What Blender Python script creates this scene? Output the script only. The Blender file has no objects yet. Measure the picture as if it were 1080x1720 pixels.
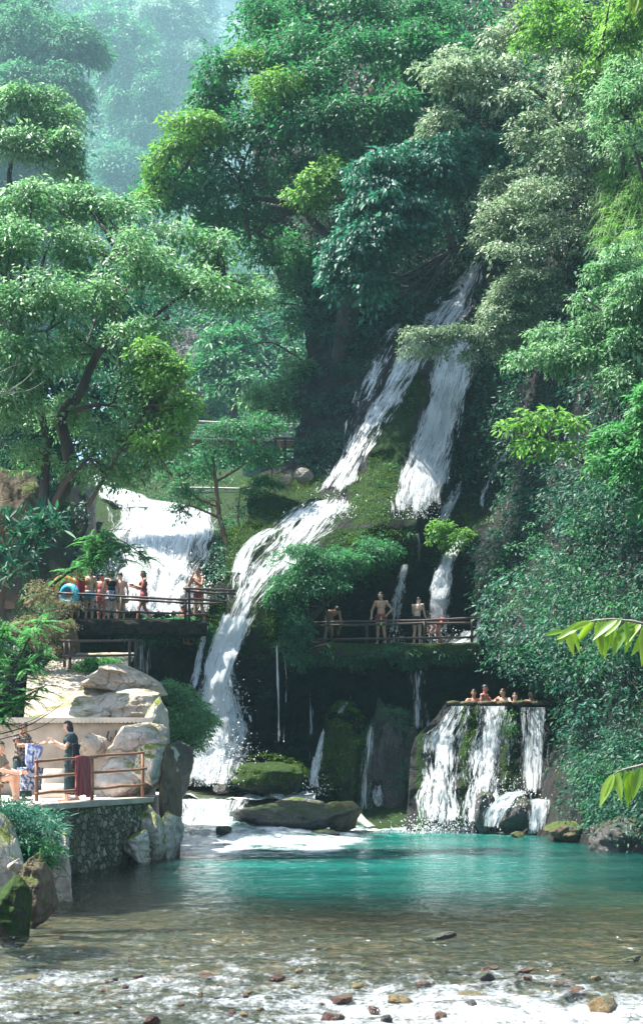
import bpy, math, random
import numpy as np
from mathutils import Vector, Matrix

# ------------------------------------------------------------------ camera, world, sun, exposure
sc = bpy.context.scene
F = 2600.0; HOR = 1279.0; CH = 2.1
cam_d = bpy.data.cameras.new('camera'); cam = bpy.data.objects.new('camera', cam_d); sc.collection.objects.link(cam)
cam.location = (0, 0, CH); cam.rotation_euler = (math.radians(90), 0, 0)
cam_d.sensor_fit = 'VERTICAL'; cam_d.sensor_height = 36.0; cam_d.lens = 36.0 * F / 1720.0
cam_d.shift_y = (HOR - 860.0) / 1720.0; cam_d.clip_end = 3000; cam_d.clip_start = 0.1
sc.camera = cam
SUN_EL, SUN_AZ = 66.0, -78.0          # azimuth from +Y (ahead), negative = to the left
az, el = math.radians(SUN_AZ), math.radians(SUN_EL)
sun_dir = Vector((math.sin(az) * math.cos(el), math.cos(az) * math.cos(el), math.sin(el)))
w = bpy.data.worlds.new('World'); sc.world = w; w.use_nodes = True
wt = w.node_tree; wt.nodes.clear()
sky = wt.nodes.new('ShaderNodeTexSky'); sky.sky_type = 'NISHITA'; sky.sun_disc = False
sky.sun_elevation = el; sky.sun_rotation = az; sky.air_density = 1.0; sky.dust_density = 1.6; sky.ozone_density = 1.0
bg = wt.nodes.new('ShaderNodeBackground'); bg.inputs['Strength'].default_value = 0.08
wo = wt.nodes.new('ShaderNodeOutputWorld')
wt.links.new(sky.outputs[0], bg.inputs[0]); wt.links.new(bg.outputs[0], wo.inputs[0])
sl = bpy.data.lights.new('sun', 'SUN'); sl.energy = 5.0; sl.angle = math.radians(0.5); sl.color = (1.0, 0.95, 0.86)
so = bpy.data.objects.new('sun', sl); sc.collection.objects.link(so); so.location = (0, 0, 60)
so.rotation_euler = (-sun_dir).to_track_quat('-Z', 'Y').to_euler()
vs = sc.view_settings; vs.view_transform = 'Standard'; vs.look = 'None'; vs.gamma = 1.0; vs.exposure = 1.98
cy = sc.cycles
cy.max_bounces = 8; cy.diffuse_bounces = 3; cy.glossy_bounces = 3; cy.transmission_bounces = 4
cy.transparent_max_bounces = 12; cy.volume_bounces = 1; cy.use_denoising = True
cy.sample_clamp_indirect = 6.0; cy.caustics_reflective = False; cy.caustics_refractive = False
cy.use_adaptive_sampling = True

# ------------------------------------------------------------------ helpers
rng = np.random.default_rng(7)
random.seed(7)
def at(px, py, D):
    return Vector(((px - 540.0) * D / F, D, CH + (HOR - py) * D / F))
def atn(px, py, D):
    px = np.asarray(px, float); py = np.asarray(py, float); D = np.broadcast_to(np.asarray(D, float), px.shape)
    return np.stack([(px - 540) * D / F, D, CH + (HOR - py) * D / F], -1)
def _h(i, j, k, s):
    with np.errstate(over='ignore'):
        n = (i.astype(np.int64) * 374761393 + j.astype(np.int64) * 668265263 + k.astype(np.int64) * 2147483647 + s * 1274126177) & 0xffffffff
        n = ((n ^ (n >> 13)) * 1274126177) & 0xffffffff
        n = ((n ^ (n >> 15)) * 2246822519) & 0xffffffff
        return ((n ^ (n >> 16)) & 0xffffff) / float(0xffffff)
def vnoise(p, s=0):
    i = np.floor(p).astype(np.int64); f = p - i; f = f * f * (3 - 2 * f)
    r = 0
    for a in (0, 1):
        for b in (0, 1):
            for c in (0, 1):
                wgt = (f[..., 0] if a else 1 - f[..., 0]) * (f[..., 1] if b else 1 - f[..., 1]) * (f[..., 2] if c else 1 - f[..., 2])
                r = r + wgt * _h(i[..., 0] + a, i[..., 1] + b, i[..., 2] + c, s)
    return r
def fbm(p, s=0, o=4):
    r = 0; a = 0.5; t = 0
    for k in range(o):
        r = r + a * vnoise(p * (2.03 ** k), s + k * 17); t += a; a *= 0.5
    return r / t * 2 - 1
def sstep(a, b, x):
    t = np.clip((x - a) / (b - a), 0, 1); return t * t * (3 - 2 * t)
def unit(v):
    return v / np.maximum(np.linalg.norm(v, axis=-1, keepdims=True), 1e-9)

def link(o, parent=None):
    sc.collection.objects.link(o)
    if parent is not None: o.parent = parent
    return o
def tag(o, label=None, cat=None, group=None, kind=None):
    if label: o['label'] = label
    if cat: o['category'] = cat
    if group: o['group'] = group
    if kind: o['kind'] = kind
    return o
def empty(name, loc, label=None, cat=None, group=None):
    o = bpy.data.objects.new(name, None); o.location = loc; o.empty_display_size = .2; link(o)
    return tag(o, label, cat, group)
def npmesh(name, V, Fc, mat=None, smooth=False, rnd=None, parent=None, uv=None, pattr=None, origin=None):
    """V (n,3), Fc (m,k) one polygon size. rnd: per face float."""
    V = np.asarray(V, np.float32); Fc = np.asarray(Fc, np.int32)
    if origin is None: origin = parent.location if parent is not None else Vector((float(V[:, 0].mean()), float(V[:, 1].mean()), float(V[:, 2].min())))
    me = bpy.data.meshes.new(name)
    off = np.array(origin, np.float32)
    me.vertices.add(len(V)); me.vertices.foreach_set('co', (V - off).ravel())
    k = Fc.shape[1]; m = len(Fc)
    me.loops.add(m * k); me.loops.foreach_set('vertex_index', Fc.ravel())
    me.polygons.add(m); me.polygons.foreach_set('loop_start', np.arange(0, m * k, k, dtype=np.int32))
    if smooth: me.polygons.foreach_set('use_smooth', np.ones(m, bool))
    me.update(calc_edges=True)
    if rnd is not None:
        a = me.attributes.new('rnd', 'FLOAT', 'FACE'); a.data.foreach_set('value', np.asarray(rnd, np.float32))
    if uv is not None:
        u = me.uv_layers.new(name='UVMap'); u.data.foreach_set('uv', np.asarray(uv, np.float32)[Fc.ravel()].ravel())
    for kx, val in (pattr or {}).items():
        a = me.attributes.new(kx, 'FLOAT', 'POINT'); a.data.foreach_set('value', np.asarray(val, np.float32))
    if mat: me.materials.append(mat)
    o = bpy.data.objects.new(name, me)
    if parent is None: o.location = origin
    return link(o, parent)
def grid_faces(r, c):
    i = np.arange(r - 1)[:, None] * c + np.arange(c - 1)[None, :]
    i = i.ravel(); return np.stack([i, i + 1, i + c + 1, i + c], -1)

class MB:
    """collects boxes and tubes (world coords) into one mesh; quads and n-gons"""
    def __init__(s): s.v = []; s.f = []
    def tube(s, pts, rad, seg=7, cap=True):
        pts = [Vector(p) for p in pts]
        if not hasattr(rad, '__len__'): rad = [rad] * len(pts)
        base = len(s.v); n = len(pts); up = None
        for i, p in enumerate(pts):
            d = (pts[min(i + 1, n - 1)] - pts[max(i - 1, 0)]).normalized()
            if up is None: up = d.orthogonal().normalized()
            up = (up - d * up.dot(d))
            up = up.normalized() if up.length > 1e-6 else d.orthogonal().normalized()
            q = d.cross(up)
            for k in range(seg):
                a = 2 * math.pi * k / seg
                s.v.append(p + (up * math.cos(a) + q * math.sin(a)) * rad[i])
        for i in range(n - 1):
            for k in range(seg):
                a = base + i * seg + k; b = base + i * seg + (k + 1) % seg
                s.f.append((a, b, b + seg, a + seg))
        if cap:
            s.f.append(tuple(base + k for k in range(seg))[::-1]); s.f.append(tuple(base + (n - 1) * seg + k for k in range(seg)))
        return s
    def box(s, c, size, rz=0, rx=0, ry=0, taper=1.0):
        m = Matrix.Rotation(rz, 3, 'Z') @ Matrix.Rotation(rx, 3, 'X') @ Matrix.Rotation(ry, 3, 'Y'); b = len(s.v)
        for z in (-.5, .5):
            t = taper if z > 0 else 1
            for x, y in ((-.5, -.5), (.5, -.5), (.5, .5), (-.5, .5)):
                s.v.append(Vector(c) + m @ Vector((x * size[0] * t, y * size[1] * t, z * size[2])))
        for q in ((3, 2, 1, 0), (4, 5, 6, 7), (0, 1, 5, 4), (1, 2, 6, 5), (2, 3, 7, 6), (3, 0, 4, 7)): s.f.append(tuple(b + i for i in q))
        return s
    def build(s, name, mat, parent=None, smooth=False, bevel=0, origin=None):
        if origin is None:
            origin = parent.location if parent is not None else Vector((sum(v.x for v in s.v) / len(s.v), sum(v.y for v in s.v) / len(s.v), min(v.z for v in s.v)))
        me = bpy.data.meshes.new(name); me.from_pydata([tuple(v - origin) for v in s.v], [], s.f)
        me.materials.append(mat)
        if smooth: me.polygons.foreach_set('use_smooth', [True] * len(me.polygons))
        o = bpy.data.objects.new(name, me)
        if parent is None: o.location = origin
        link(o, parent)
        if bevel:
            b = o.modifiers.new('bevel', 'BEVEL'); b.width = bevel; b.segments = 2; b.limit_method = 'ANGLE'
        return o

# ------------------------------------------------------------------ materials
class NT:
    def __init__(s, name):
        s.m = bpy.data.materials.new(name); s.m.use_nodes = True; s.t = s.m.node_tree; s.t.nodes.clear()
        s.out = s.n('OutputMaterial')
    def n(s, ty, **kw):
        nd = s.t.nodes.new('ShaderNode' + ty)
        for k, v in kw.items():
            if k.startswith('i_'): nd.inputs[k[2:].replace('_', ' ')].default_value = v
            else: setattr(nd, k, v)
        return nd
    def l(s, a, b): s.t.links.new(a, b)
    def ramp(s, fac, stops, interp='LINEAR'):
        r = s.n('ValToRGB'); r.color_ramp.interpolation = interp
        e = r.color_ramp.elements
        while len(e) < len(stops): e.new(0.5)
        for i, (p, c) in enumerate(stops):
            e[i].position = p; e[i].color = (c[0], c[1], c[2], 1) if hasattr(c, '__len__') else (c, c, c, 1)
        s.l(fac, r.inputs[0]); return r.outputs[0]
    def math(s, op, a, b=None, c=None, clamp=False):
        m = s.n('Math', operation=op); m.use_clamp = clamp
        for i, x in enumerate((a, b, c)):
            if x is None: continue
            if isinstance(x, (int, float)): m.inputs[i].default_value = x
            else: s.l(x, m.inputs[i])
        return m.outputs[0]
    def mix(s, fac, a, b):
        m = s.n('Mix', data_type='RGBA')
        for k, x in (('Factor', fac), ('A', a), ('B', b)):
            inp = [i for i in m.inputs if i.name == k and (i.type == ('VALUE' if k == 'Factor' else 'RGBA'))][0]
            if isinstance(x, (int, float)): inp.default_value = x
            elif isinstance(x, tuple): inp.default_value = (*x, 1)
            else: s.l(x, inp)
        return [o for o in m.outputs if o.type == 'RGBA'][0]
    def noise(s, scale, vec=None, detail=4, rough=.55, dist=0, mapscale=None, coord='Object'):
        if vec is None:
            if coord == 'World': vec = s.n('NewGeometry').outputs['Position']
            else: vec = s.n('TexCoord').outputs[coord]
        if mapscale:
            mp = s.n('Mapping'); mp.inputs['Scale'].default_value = mapscale; s.l(vec, mp.inputs[0]); vec = mp.outputs[0]
        t = s.n('TexNoise'); t.inputs['Scale'].default_value = scale; t.inputs['Detail'].default_value = detail
        t.inputs['Roughness'].default_value = rough; t.inputs['Distortion'].default_value = dist
        s.l(vec, t.inputs['Vector']); return t.outputs['Fac']
    def bump(s, h, strength=.5, dist=.05):
        b = s.n('Bump'); b.inputs['Strength'].default_value = strength; b.inputs['Distance'].default_value = dist
        s.l(h, b.inputs['Height']); return b.outputs[0]

def leaf_mat(name, cols, trans=.4, rough=.42, spec=.35):
    m = NT(name); a = m.n('Attribute', attribute_name='rnd')
    n = len(cols)
    c = m.ramp(a.outputs['Fac'], [(i / max(n - 1, 1), (col[0] * .9, col[1], col[2] * 1.15)) for i, col in enumerate(cols)])
    p = m.n('BsdfPrincipled', i_Roughness=min(.8, rough + .07)); p.inputs['Specular IOR Level'].default_value = spec * .8
    m.l(c, p.inputs['Base Color'])
    t = m.n('BsdfTranslucent')
    hs = m.n('HueSaturation'); hs.inputs['Hue'].default_value = .478; hs.inputs['Value'].default_value = 1.9; hs.inputs['Saturation'].default_value = 1.1
    m.l(c, hs.inputs['Color']); m.l(hs.outputs[0], t.inputs[0])
    mx = m.n('MixShader'); mx.inputs[0].default_value = trans
    m.l(p.outputs[0], mx.inputs[1]); m.l(t.outputs[0], mx.inputs[2]); m.l(mx.outputs[0], m.out.inputs[0])
    return m.m
LM = dict(
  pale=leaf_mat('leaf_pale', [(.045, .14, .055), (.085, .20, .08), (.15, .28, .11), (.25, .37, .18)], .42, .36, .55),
  lime=leaf_mat('leaf_lime', [(.05, .16, .03), (.08, .22, .04), (.14, .29, .06), (.22, .33, .11)], .42),
  mid=leaf_mat('leaf_mid', [(.020, .095, .042), (.035, .13, .055), (.055, .18, .07), (.105, .25, .09)], .38),
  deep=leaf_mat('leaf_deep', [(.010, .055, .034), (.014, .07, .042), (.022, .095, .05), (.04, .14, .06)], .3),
  teal=leaf_mat('leaf_teal', [(.018, .09, .06), (.03, .12, .075), (.05, .16, .095), (.09, .22, .13)], .35, .4, .45),
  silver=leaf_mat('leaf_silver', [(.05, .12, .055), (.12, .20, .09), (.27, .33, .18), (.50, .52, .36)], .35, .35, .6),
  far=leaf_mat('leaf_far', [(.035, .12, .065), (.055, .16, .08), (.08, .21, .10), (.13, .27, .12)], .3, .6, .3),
  farpale=leaf_mat('leaf_far_pale', [(.09, .17, .10), (.14, .22, .13), (.20, .29, .18), (.28, .36, .24)], .3, .6, .3),  # far leaves lightened: distance haze put into the leaf colour
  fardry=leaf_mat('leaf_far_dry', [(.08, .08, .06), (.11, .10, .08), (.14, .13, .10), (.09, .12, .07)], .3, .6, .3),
  moss=leaf_mat('leaf_moss', [(.03, .075, .010), (.055, .12, .014), (.09, .17, .018), (.16, .23, .03)], .25, .8, .1),
  dry=leaf_mat('leaf_dry', [(.10, .14, .04), (.20, .18, .08), (.26, .20, .12), (.07, .15, .04)], .35, .7, .2),
  jun=leaf_mat('leaf_bright', [(.03, .13, .05), (.05, .19, .06), (.09, .25, .08), (.15, .30, .10)], .4, .5, .3),
)
def bark(name, c1, c2):
    m = NT(name); n = m.noise(6, mapscale=(1, 1, .25), detail=6)
    p = m.n('BsdfPrincipled', i_Roughness=.85); m.l(m.ramp(n, [(.3, c1), (.7, c2)]), p.inputs['Base Color'])
    m.l(m.bump(n, .8, .05), p.inputs['Normal']); m.l(p.outputs[0], m.out.inputs[0]); return m.m
BARK = bark('bark_dark', (.018, .014, .012), (.07, .055, .045))
BARK2 = bark('bark_red', (.10, .045, .03), (.22, .12, .08))
BARK3 = bark('bark_grey', (.12, .11, .09), (.34, .32, .27))

def rock_mat(name, c1, c2, moss=(.05, .08, .012), moss_amt=.5, wet=.5, scale=1.5, use_attr=False, bump=.7):
    m = NT(name)
    pos = m.n('NewGeometry')
    P = pos.outputs['Position']
    n1 = m.noise(scale, vec=P, detail=8, rough=.65)
    n2 = m.noise(scale * 5, vec=P, detail=6, rough=.7, mapscale=(1, 1, .5))
    base = m.ramp(m.math('ADD', m.math('MULTIPLY', n1, .6), m.math('MULTIPLY', n2, .4)), [(.35, c1), (.62, c2)])
    # dark fissures
    vo = m.n('TexVoronoi', feature='DISTANCE_TO_EDGE'); vo.inputs['Scale'].default_value = scale * .9
    nz = m.n('Mix', data_type='VECTOR'); nz.inputs[0].default_value = .25
    tn = m.n('TexNoise'); tn.inputs['Scale'].default_value = scale * 1.5; m.l(P, tn.inputs['Vector'])
    m.l(P, nz.inputs[4]); m.l(tn.outputs['Color'], nz.inputs[5]); m.l(nz.outputs[1], vo.inputs['Vector'])
    fis = m.ramp(vo.outputs[0], [(0, 0.25), (.035, 1)])
    mm = m.n('Mix', data_type='RGBA', blend_type='MULTIPLY'); mm.inputs[0].default_value = .55
    m.l(base, mm.inputs[6]); m.l(fis, mm.inputs[7]); base = mm.outputs[2]
    sep = m.n('SeparateXYZ'); m.l(pos.outputs['Normal'], sep.inputs[0])
    mn = m.noise(scale * .8, vec=P, detail=5, rough=.6)
    f = m.math('ADD', m.math('MULTIPLY', sep.outputs['Z'], .35), mn)
    if use_attr:
        at_ = m.n('Attribute', attribute_name='moss'); f = m.math('ADD', f, m.math('SUBTRACT', at_.outputs['Fac'], .5))
    mf = m.ramp(f, [(.85 - moss_amt * .5, 0), (1.0 - moss_amt * .5, 1)])
    mcol = m.ramp(n2, [(.3, tuple(x * .5 for x in moss)), (.7, tuple(x * 1.5 for x in moss))])
    col = m.mix(mf, base, mcol)
    p = m.n('BsdfPrincipled'); m.l(col, p.inputs['Base Color']); p.inputs['Specular IOR Level'].default_value = .5 if wet > .5 else .15
    rr = m.math('ADD', m.math('MULTIPLY', mf, wet * .6), 1 - wet * .85 if wet < 1 else .2, clamp=True); m.l(rr, p.inputs['Roughness'])
    hh = m.math('ADD', m.math('ADD', n2, m.math('MULTIPLY', n1, 2)), m.math('MULTIPLY', fis, .4))
    m.l(m.bump(hh, bump, .12), p.inputs['Normal']); m.l(p.outputs[0], m.out.inputs[0]); return m.m
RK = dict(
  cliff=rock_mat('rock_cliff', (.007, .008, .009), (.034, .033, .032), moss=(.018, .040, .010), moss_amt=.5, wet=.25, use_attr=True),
  dark=rock_mat('rock_dark', (.02, .018, .02), (.09, .08, .075), moss=(.03, .055, .01), moss_amt=.25, wet=.85, scale=2.5),
  deck=rock_mat('rock_deck', (.010, .009, .009), (.045, .04, .038), moss=(.02, .035, .01), moss_amt=.4, wet=.2, scale=3),
  mossy=rock_mat('rock_mossy', (.012, .012, .012), (.05, .05, .04), moss=(.025, .05, .010), moss_amt=1.0, wet=.5, scale=2),
  pale=rock_mat('rock_pale', (.44, .34, .27), (.76, .67, .57), moss=(.25, .25, .10), moss_amt=.05, wet=.2, scale=1.9, bump=1.0),
  palemoss=rock_mat('rock_pale_moss', (.30, .27, .22), (.66, .61, .53), moss=(.15, .18, .035), moss_amt=.5, wet=.2, scale=2.4),
  brown=rock_mat('rock_brown', (.06, .045, .03), (.19, .15, .10), moss=(.06, .09, .02), moss_amt=.35, wet=.3, scale=2.5),
  grey=rock_mat('rock_grey', (.14, .13, .12), (.32, .30, .27), moss=(.08, .11, .03), moss_amt=.4, wet=.4, scale=2),
  wetred=rock_mat('rock_wet_red', (.035, .012, .010), (.16, .08, .06), moss=(.09, .06, .03), moss_amt=.2, wet=.95, scale=7),
  wetochre=rock_mat('rock_wet_ochre', (.05, .025, .012), (.34, .24, .10), moss=(.10, .10, .05), moss_amt=.3, wet=.95, scale=7),
)
def plain(name, c, rough=.6, var=.25, scale=20, bump=.3, spec=.5, **kw):
    m = NT(name); n = m.noise(scale, detail=5)
    p = m.n('BsdfPrincipled', i_Roughness=rough); p.inputs['Specular IOR Level'].default_value = spec
    m.l(m.ramp(n, [(.25, tuple(x * (1 - var) for x in c)), (.75, tuple(min(1, x * (1 + var)) for x in c))]), p.inputs['Base Color'])
    m.l(m.bump(n, bump, .01), p.inputs['Normal']); m.l(p.outputs[0], m.out.inputs[0])
    for k, v in kw.items(): p.inputs[k].default_value = v
    return m.m
M = dict(
  rail=plain('painted_log', (.055, .035, .03), .55, .5, 9), railred=plain('rust_brown_log', (.22, .10, .055), .6, .4, 9),
  conc=plain('stained_concrete', (.33, .29, .24), .9, .35, 2.0, .5), pave=plain('paving', (.74, .63, .56), .85, .2, 1.5, .4),
  plank=plain('bleached_plank', (.42, .42, .38), .8, .25, 4), slab=plain('pale_stone', (.45, .42, .36), .8, .25, 3),
  soil=plain('soil', (.10, .075, .05), .95, .4, 2, .8), dgrey=plain('dark_timber', (.05, .045, .04), .7, .4, 8),
)

# water sheet of a fall: strands through a noise stretched along the flow (UV in metres)
def fall_mat(name, cover=.5, su=4.2, sv=.6, tint=(.82, .88, .92), seed=0.0, soft=.10, dist=.8):
    m = NT(name); tc = m.n('TexCoord')
    def sc_(a, b, off):
        mp = m.n('Mapping'); mp.inputs['Scale'].default_value = (a, b, 1); mp.inputs['Location'].default_value = (seed + off, seed * 1.7, 0); m.l(tc.outputs['UV'], mp.inputs[0]); return mp.outputs[0]
    a = m.noise(1.0, vec=sc_(su, sv, 0), detail=4, rough=.6, dist=dist)
    b = m.noise(1.0, vec=sc_(su * 4.5, sv * 3.0, 3), detail=4, rough=.75, dist=dist)
    c = m.noise(1.0, vec=sc_(su * .35, sv * 1.0, 9), detail=2, rough=.5, dist=.4)
    e = m.n('Attribute', attribute_name='edge')
    v = m.math('ADD', m.math('ADD', m.math('MULTIPLY', a, .36), m.math('MULTIPLY', b, .40)), m.math('MULTIPLY', c, .24))
    v = m.math('ADD', v, m.math('MULTIPLY', m.math('SUBTRACT', e.outputs['Fac'], 1.0), .36))
    th = .5 + (.5 - cover) * .42
    mask = m.n('MapRange'); mask.interpolation_type = 'SMOOTHSTEP'
    mask.inputs['From Min'].default_value = th - soft * .5; mask.inputs['From Max'].default_value = th + soft * .5
    m.l(v, mask.inputs['Value'])
    p = m.n('BsdfPrincipled', i_Roughness=.3); p.inputs['Base Color'].default_value = (*tint, 1)
    m.l(m.bump(v, 1, .16), p.inputs['Normal'])
    t = m.n('BsdfTranslucent'); t.inputs[0].default_value = (*tint, 1)
    ms = m.n('MixShader'); ms.inputs[0].default_value = .3; m.l(p.outputs[0], ms.inputs[1]); m.l(t.outputs[0], ms.inputs[2])
    tr = m.n('BsdfTransparent'); mx = m.n('MixShader'); m.l(m.math('MULTIPLY', mask.outputs[0], .96), mx.inputs[0]); m.l(tr.outputs[0], mx.inputs[1]); m.l(ms.outputs[0], mx.inputs[2])
    m.l(mx.outputs[0], m.out.inputs[0]); return m.m
FM = {c: fall_mat('fall_%d' % int(c * 100), c, seed=c * 10) for c in (.3, .4, .5, .6, .75)}
FMB = {c: fall_mat('bright_fall_%d' % int(c * 100), c, seed=c * 13, tint=(.80, .84, .88), su=2.8) for c in (.5, .6, .75)}
FML = {c: fall_mat('lace_%d' % int(c * 100), c, seed=c * 17, su=5.5, sv=1.1, soft=.07, dist=1.6) for c in (.3, .4, .5, .6)}
FMT = {c: fall_mat('trickle_%d' % int(c * 100), c, su=7, sv=.35, seed=c * 7) for c in (.3, .4, .5)}
FOAM = plain('white_water', (.86, .90, .92), .6, .06, 6, .6)

# ------------------------------------------------------------------ relief terrain
class TPS:
    def __init__(s, pts):
        a = np.array(pts, float); s.c = a[:, :2] / 100; z = a[:, 2]; n = len(a)
        K = s.k(s.c, s.c) + np.eye(n) * .02
        P = np.c_[np.ones(n), s.c]
        A = np.zeros((n + 3, n + 3)); A[:n, :n] = K; A[:n, n:] = P; A[n:, :n] = P.T
        s.w = np.linalg.solve(A, np.r_[z, 0, 0, 0])
    def k(s, a, b):
        r2 = ((a[:, None, :] - b[None]) ** 2).sum(-1); return .5 * r2 * np.log(r2 + 1e-12)
    def __call__(s, px, py):
        px, py = np.broadcast_arrays(np.asarray(px, float), np.asarray(py, float))
        q = np.stack([px.ravel(), py.ravel()], -1) / 100; out = np.empty(len(q)); n = len(s.c)
        for i in range(0, len(q), 40000):
            b = q[i:i + 40000]; out[i:i + 40000] = s.k(b, s.c) @ s.w[:n] + s.w[n] + b @ s.w[n + 1:]
        return out.reshape(px.shape)
def relief(name, dfun, left, right, y0, y1, step, mat, moss=None, kind='structure', label=None, disp=.5, freq=.35, wrapL=12, wrapR=12, strat=0.0):
    """rock face: rows of py, columns between left(py) and right(py), real depth from dfun, ends turned back for thickness"""
    ys = np.arange(y0, y1 + step, step); R = len(ys)
    lx = left(ys); rx = right(ys); nc = int((rx - lx).max() / step) + 2
    s = np.linspace(0, 1, nc)
    px = lx[:, None] * (1 - s) + rx[:, None] * s; py = np.repeat(ys[:, None], nc, 1)
    D = dfun(px, py)
    P = atn(px, py, D)
    n = fbm(P * freq, 3, 5) * disp * 2 + fbm(P * freq * 4, 9, 3) * disp * .35 + strat * fbm(P * np.array([.4, .4, 2.2]), 5, 3)
    P = atn(px, py, D - n)
    cols = [P]
    pxs, pys = [px], [py]
    for side, wr in ((0, wrapL), (-1, wrapR)):
        if wr:
            e = P[:, side]; ext = []
            for k in (1, 2, 3):
                q = e.copy(); t = k / 3; q[:, 1] += wr * t; q[:, 0] += (wr * t * (.10 if side == 0 else -.05)) + e[:, 0] / e[:, 1] * wr * t * (1 if side == 0 else 1)
                ext.append(q)
            if side == 0: cols = [np.stack(ext[::-1], 1)] + cols; pxs = [np.repeat(px[:, :1], 3, 1)] + pxs; pys = [np.repeat(py[:, :1], 3, 1)] + pys
            else: cols = cols + [np.stack(ext, 1)]; pxs.append(np.repeat(px[:, -1:], 3, 1)); pys.append(np.repeat(py[:, -1:], 3, 1))
    V = np.concatenate(cols, 1); C = V.shape[1]
    ppx = np.concatenate(pxs, 1).ravel(); ppy = np.concatenate(pys, 1).ravel()
    pa = {'moss': moss(ppx, ppy) if moss else np.full(len(ppx), .5)}
    o = npmesh(name, V.reshape(-1, 3), grid_faces(R, C), mat, smooth=True, pattr=pa)
    return tag(o, label, None, None, kind)
def lin(pts):
    a = np.array(pts, float); return lambda y: np.interp(y, a[:, 0], a[:, 1])
def inpoly(px, py, poly):
    r = np.zeros(px.shape, bool); n = len(poly)
    for i in range(n):
        x1, y1 = poly[i]; x2, y2 = poly[(i + 1) % n]
        if y1 == y2: continue
        c = ((y1 > py) != (y2 > py)) & (px < (x2 - x1) * (py - y1) / (y2 - y1) + x1); r ^= c
    return r

# ------------------------------------------------------------------ leaves
def leaf_arrays(P, Dr, N, L, W):
    Dr = unit(Dr); N = unit(N - Dr * (N * Dr).sum(-1, keepdims=True)); S = np.cross(Dr, N)
    L = L[:, None]; W = W[:, None]
    mid = P + Dr * L * .42
    V = np.stack([P, mid + S * W * .5 + N * W * .14, P + Dr * L - N * L * .14, mid - S * W * .5 + N * W * .14], 1).reshape(-1, 3)
    b = np.arange(len(P))[:, None] * 4
    Fc = np.concatenate([b + np.array([[0, 1, 2]]), b + np.array([[0, 2, 3]])], 1).reshape(-1, 3)
    return V, Fc
def sprays(C, O, k, r, L, droop=.45, asp=.42, flat=.3, tiltup=.9):
    """k leaves in a flattened drooping disc of radius r at each centre C, facing outward O; returns leaf arrays and per face rnd"""
    k = int(k * 1.65); L = L * .77
    m = len(C); C = np.repeat(C, k, 0); O = np.repeat(O, k, 0); crnd = np.repeat(rng.random(m), k)
    n = len(C)
    up = np.array([0, 0, 1.0])
    N = unit(up * tiltup + O * .55 + np.repeat(rng.normal(0, .28, (m, 3)), k, 0))
    a = rng.normal(0, 1, (n, 3)); a = unit(a - N * (a * N).sum(-1, keepdims=True))
    rad = np.sqrt(rng.random(n)) * r * (.6 + .8 * np.repeat(rng.random(m), k))
    P = C + a * rad[:, None] + N * (rng.normal(0, flat * .5, n) * r)[:, None] - up * (rad ** 2 / r * .35)[:, None]
    Dr = a * .8 + rng.normal(0, .35, (n, 3)) - up * droop + O * .25
    Nn = N + rng.normal(0, .38, (n, 3))
    Ls = L * (.65 + .7 * rng.random(n)) * np.repeat(.72 + .75 * rng.random(m) ** 2, k); Ws = Ls * asp * (.8 + .4 * rng.random(n))
    V, Fc = leaf_arrays(P, Dr, Nn, Ls, Ws)
    rn = np.clip(crnd * .55 + rng.random(n) * .5 - .02, 0, 1)
    return V, Fc, np.repeat(rn, 2)
def grasses(C, O, k, L, W, droop=.8):
    m = len(C); C = np.repeat(C, k, 0); O = np.repeat(O, k, 0); n = len(C); up = np.array([0, 0, 1.0])
    Dr = unit(O * .5 + rng.normal(0, .45, (n, 3)) + up * .7); Ls = L * (.5 + .7 * rng.random(n))
    S = unit(np.cross(Dr, rng.normal(0, 1, (n, 3)))) * (W * .5)
    segs = 4; pts = []
    for i in range(segs + 1):
        t = i / segs; p = C + Dr * (Ls * t)[:, None] - up * (droop * Ls * t * t)[:, None]; wd = (1 - t) ** .7
        pts.append(p - S * wd); pts.append(p + S * wd)
    V = np.stack(pts, 1).reshape(-1, 3); b = np.arange(n)[:, None] * (2 * segs + 2)
    Fc = np.concatenate([b + np.array([[2 * i, 2 * i + 1, 2 * i + 3, 2 * i + 2]]) for i in range(segs)], 1).reshape(-1, 4)
    rn = rng.random(n); return V, Fc, np.repeat(rn, segs)
LEAFCOUNT = [0]
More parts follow.
